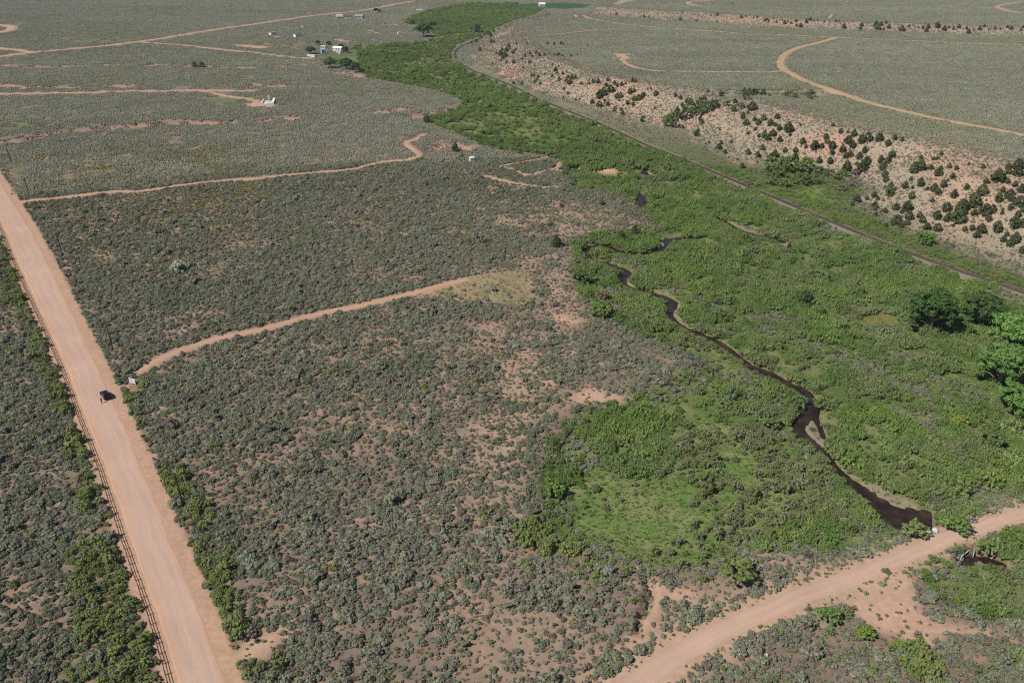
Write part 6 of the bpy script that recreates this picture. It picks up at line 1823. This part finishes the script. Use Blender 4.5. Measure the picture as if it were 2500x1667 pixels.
# ---- rocks, logs, culvert
def rock(name, px, r_, mat, label, cat, sq=0.8, seed=0):
    p = at(px); bm = bmesh.new(); bmesh.ops.create_icosphere(bm, subdivisions=3, radius=1.0)
    rr_ = np.random.default_rng(seed); ax = rr_.normal(size=(5, 3)); ax /= np.linalg.norm(ax, axis=1)[:, None]
    for v in bm.verts:
        c = np.array(v.co); f_ = 1.0
        for a_ in ax: f_ -= 0.35 * max(0, float(c @ a_) - 0.72)
        f_ *= 1 + 0.05 * math.sin(9 * c[0] + 5 * c[1]) * math.sin(7 * c[2] + seed)
        v.co = Vector(c * f_ * np.array([1, 0.85, sq]) * r_)
    me_ = bpy.data.meshes.new(name); bm.to_mesh(me_); bm.free(); me_.materials.append(mat)
    o = bpy.data.objects.new(name, me_); o.location = (p.x, p.y, p.z + r_ * sq * 0.45); o.rotation_euler = (0.1, 0.15, seed); COL.objects.link(o)
    return tag(o, label, cat)
rock("white_boulder", (2267, 1303), 0.8, ROCKW, "bluish white boulder at the lower edge of the pool, left of the pair", "boulder", 0.8, 1)
rock("white_boulder", (2282, 1297), 0.7, ROCKW, "bluish white boulder at the lower edge of the pool, right of the pair", "boulder", 1.0, 2)
rock("small_boulder", (2262, 1311), 0.4, ROCKW, "small white stone lying just below the white boulder pair", "stone", 0.8, 3)
rock("tan_boulder", (1870, 1602), 0.46, ROCKT, "pale tan boulder alone in the sagebrush below the sandy road", "boulder", 1.1, 4)
for px, yw, L, r_, l in (((1862, 1574), 80, 0.7, 0.26, "upright grey stump above the tan boulder"), ((1882, 1583), -15, 1.2, 0.2, "weathered grey log lying right above the tan boulder"), ((1893, 1611), 72, 1.3, 0.2, "weathered log below and right of the tan boulder")):
    p = at(px); e = empty("fallen_log", (p.x, p.y, p.z + r_ * 0.8 + 0.35), math.radians(yw)); tag(e, l, "log")
    MB().tube([(-L / 2, 0, 0), (0, 0.04, 0.05), (L / 2, 0, 0.02)], [r_, r_ * 0.9, r_ * 0.7], 9).build("stem", [STUMP], e)
    MB().tube([(0.1, 0, 0.1), (0.25, 0.2, 0.35)], [r_ * 0.4, r_ * 0.2], 6).build("branch_stub", [STUMP], e)
c_in = at((2288, 1310))
for i, (px, l) in enumerate((((2341, 1364), "left dark culvert opening under the sandy road"), ((2366, 1353), "right dark culvert opening under the sandy road, below the pale slab"))):
    p = at(px); d_ = Vector((c_in.x - p.x, c_in.y - p.y, 0)).normalized()
    e = empty("culvert_pipe", (p.x, p.y, WATER + 0.55), math.atan2(d_.y, d_.x)); tag(e, l, "culvert")
    t = MB(); n = 20; xs = np.linspace(-0.6, 7.0, 39)
    vs = []
    for q, x_ in enumerate(xs):
        rad_ = 0.95 + 0.025 * (q % 2)
        vs += [(x_, rad_ * math.cos(2 * math.pi * k / n), rad_ * math.sin(2 * math.pi * k / n)) for k in range(n)]
    fs = [(q * n + k, (q + 1) * n + k, (q + 1) * n + (k + 1) % n, q * n + (k + 1) % n) for q in range(len(xs) - 1) for k in range(n)]
    fs.append(tuple((len(xs) - 1) * n + k for k in range(n)))
    t.add(vs, fs); o = t.build("pipe_shell", [RUSTP], e); o.modifiers.new("wall", 'SOLIDIFY').thickness = 0.05
    mbk = MB()
    vs = [(-0.66, 1.06 * math.cos(a), 1.06 * math.sin(a)) for a in np.linspace(0, 2 * np.pi, 21)[:-1]] + [(-0.66, 0.92 * math.cos(a), 0.92 * math.sin(a)) for a in np.linspace(0, 2 * np.pi, 21)[:-1]]
    vs += [(-0.5, y_, z_) for _, y_, z_ in vs]
    fs = []
    for k in range(20):
        k2 = (k + 1) % 20
        fs += [(k, k2, 20 + k2, 20 + k), (40 + k, 60 + k, 60 + k2, 40 + k2), (k, 40 + k, 40 + k2, k2), (20 + k, 20 + k2, 60 + k2, 60 + k)]
    mbk.add(vs, fs); mbk.build("end_ring", [CONC], e)
p = at((2356, 1356)); e = empty("concrete_slab", (p.x, p.y, WATER + 0.9), 0.7); tag(e, "broken tan concrete slab leaning between the two culvert openings", "slab")
sl_ = MB().box(-0.9, 0.9, -0.12, 0.12, -0.7, 0.75, 0, 0.08).build("slab_piece", [ROCKT], e); sl_.rotation_euler = (0.5, 0.1, 0)
rock("pale_block", (2372, 1346), 0.5, ROCKT, "pale stone block on top of the right culvert opening", "stone", 0.6, 6)
rock("pale_block", (2420, 1362), 0.35, ROCKT, "small pale stone at the far end of the lower pool", "stone", 0.7, 7)

# ------------------------------------------------------------------ thin summer haze over the valley
hz = bpy.data.materials.new("thin_haze"); hz.use_nodes = True
nt = hz.node_tree; nt.nodes.clear()
ho = nt.nodes.new("ShaderNodeOutputMaterial"); hv_ = nt.nodes.new("ShaderNodeVolumePrincipled")
hv_.inputs["Color"].default_value = (0.86, 0.92, 1.0, 1)
hv_.inputs["Density"].default_value = 0.00006
hv_.inputs["Anisotropy"].default_value = 0.1
nt.links.new(hv_.outputs[0], ho.inputs["Volume"])
hb = MB().box(-9300, 9300, -9300, 9300, -8, 126).build("haze", [hz])
tag(hb, "thin pale summer haze in the air of the valley", kind="stuff")
scene.cycles.volume_bounces = 0
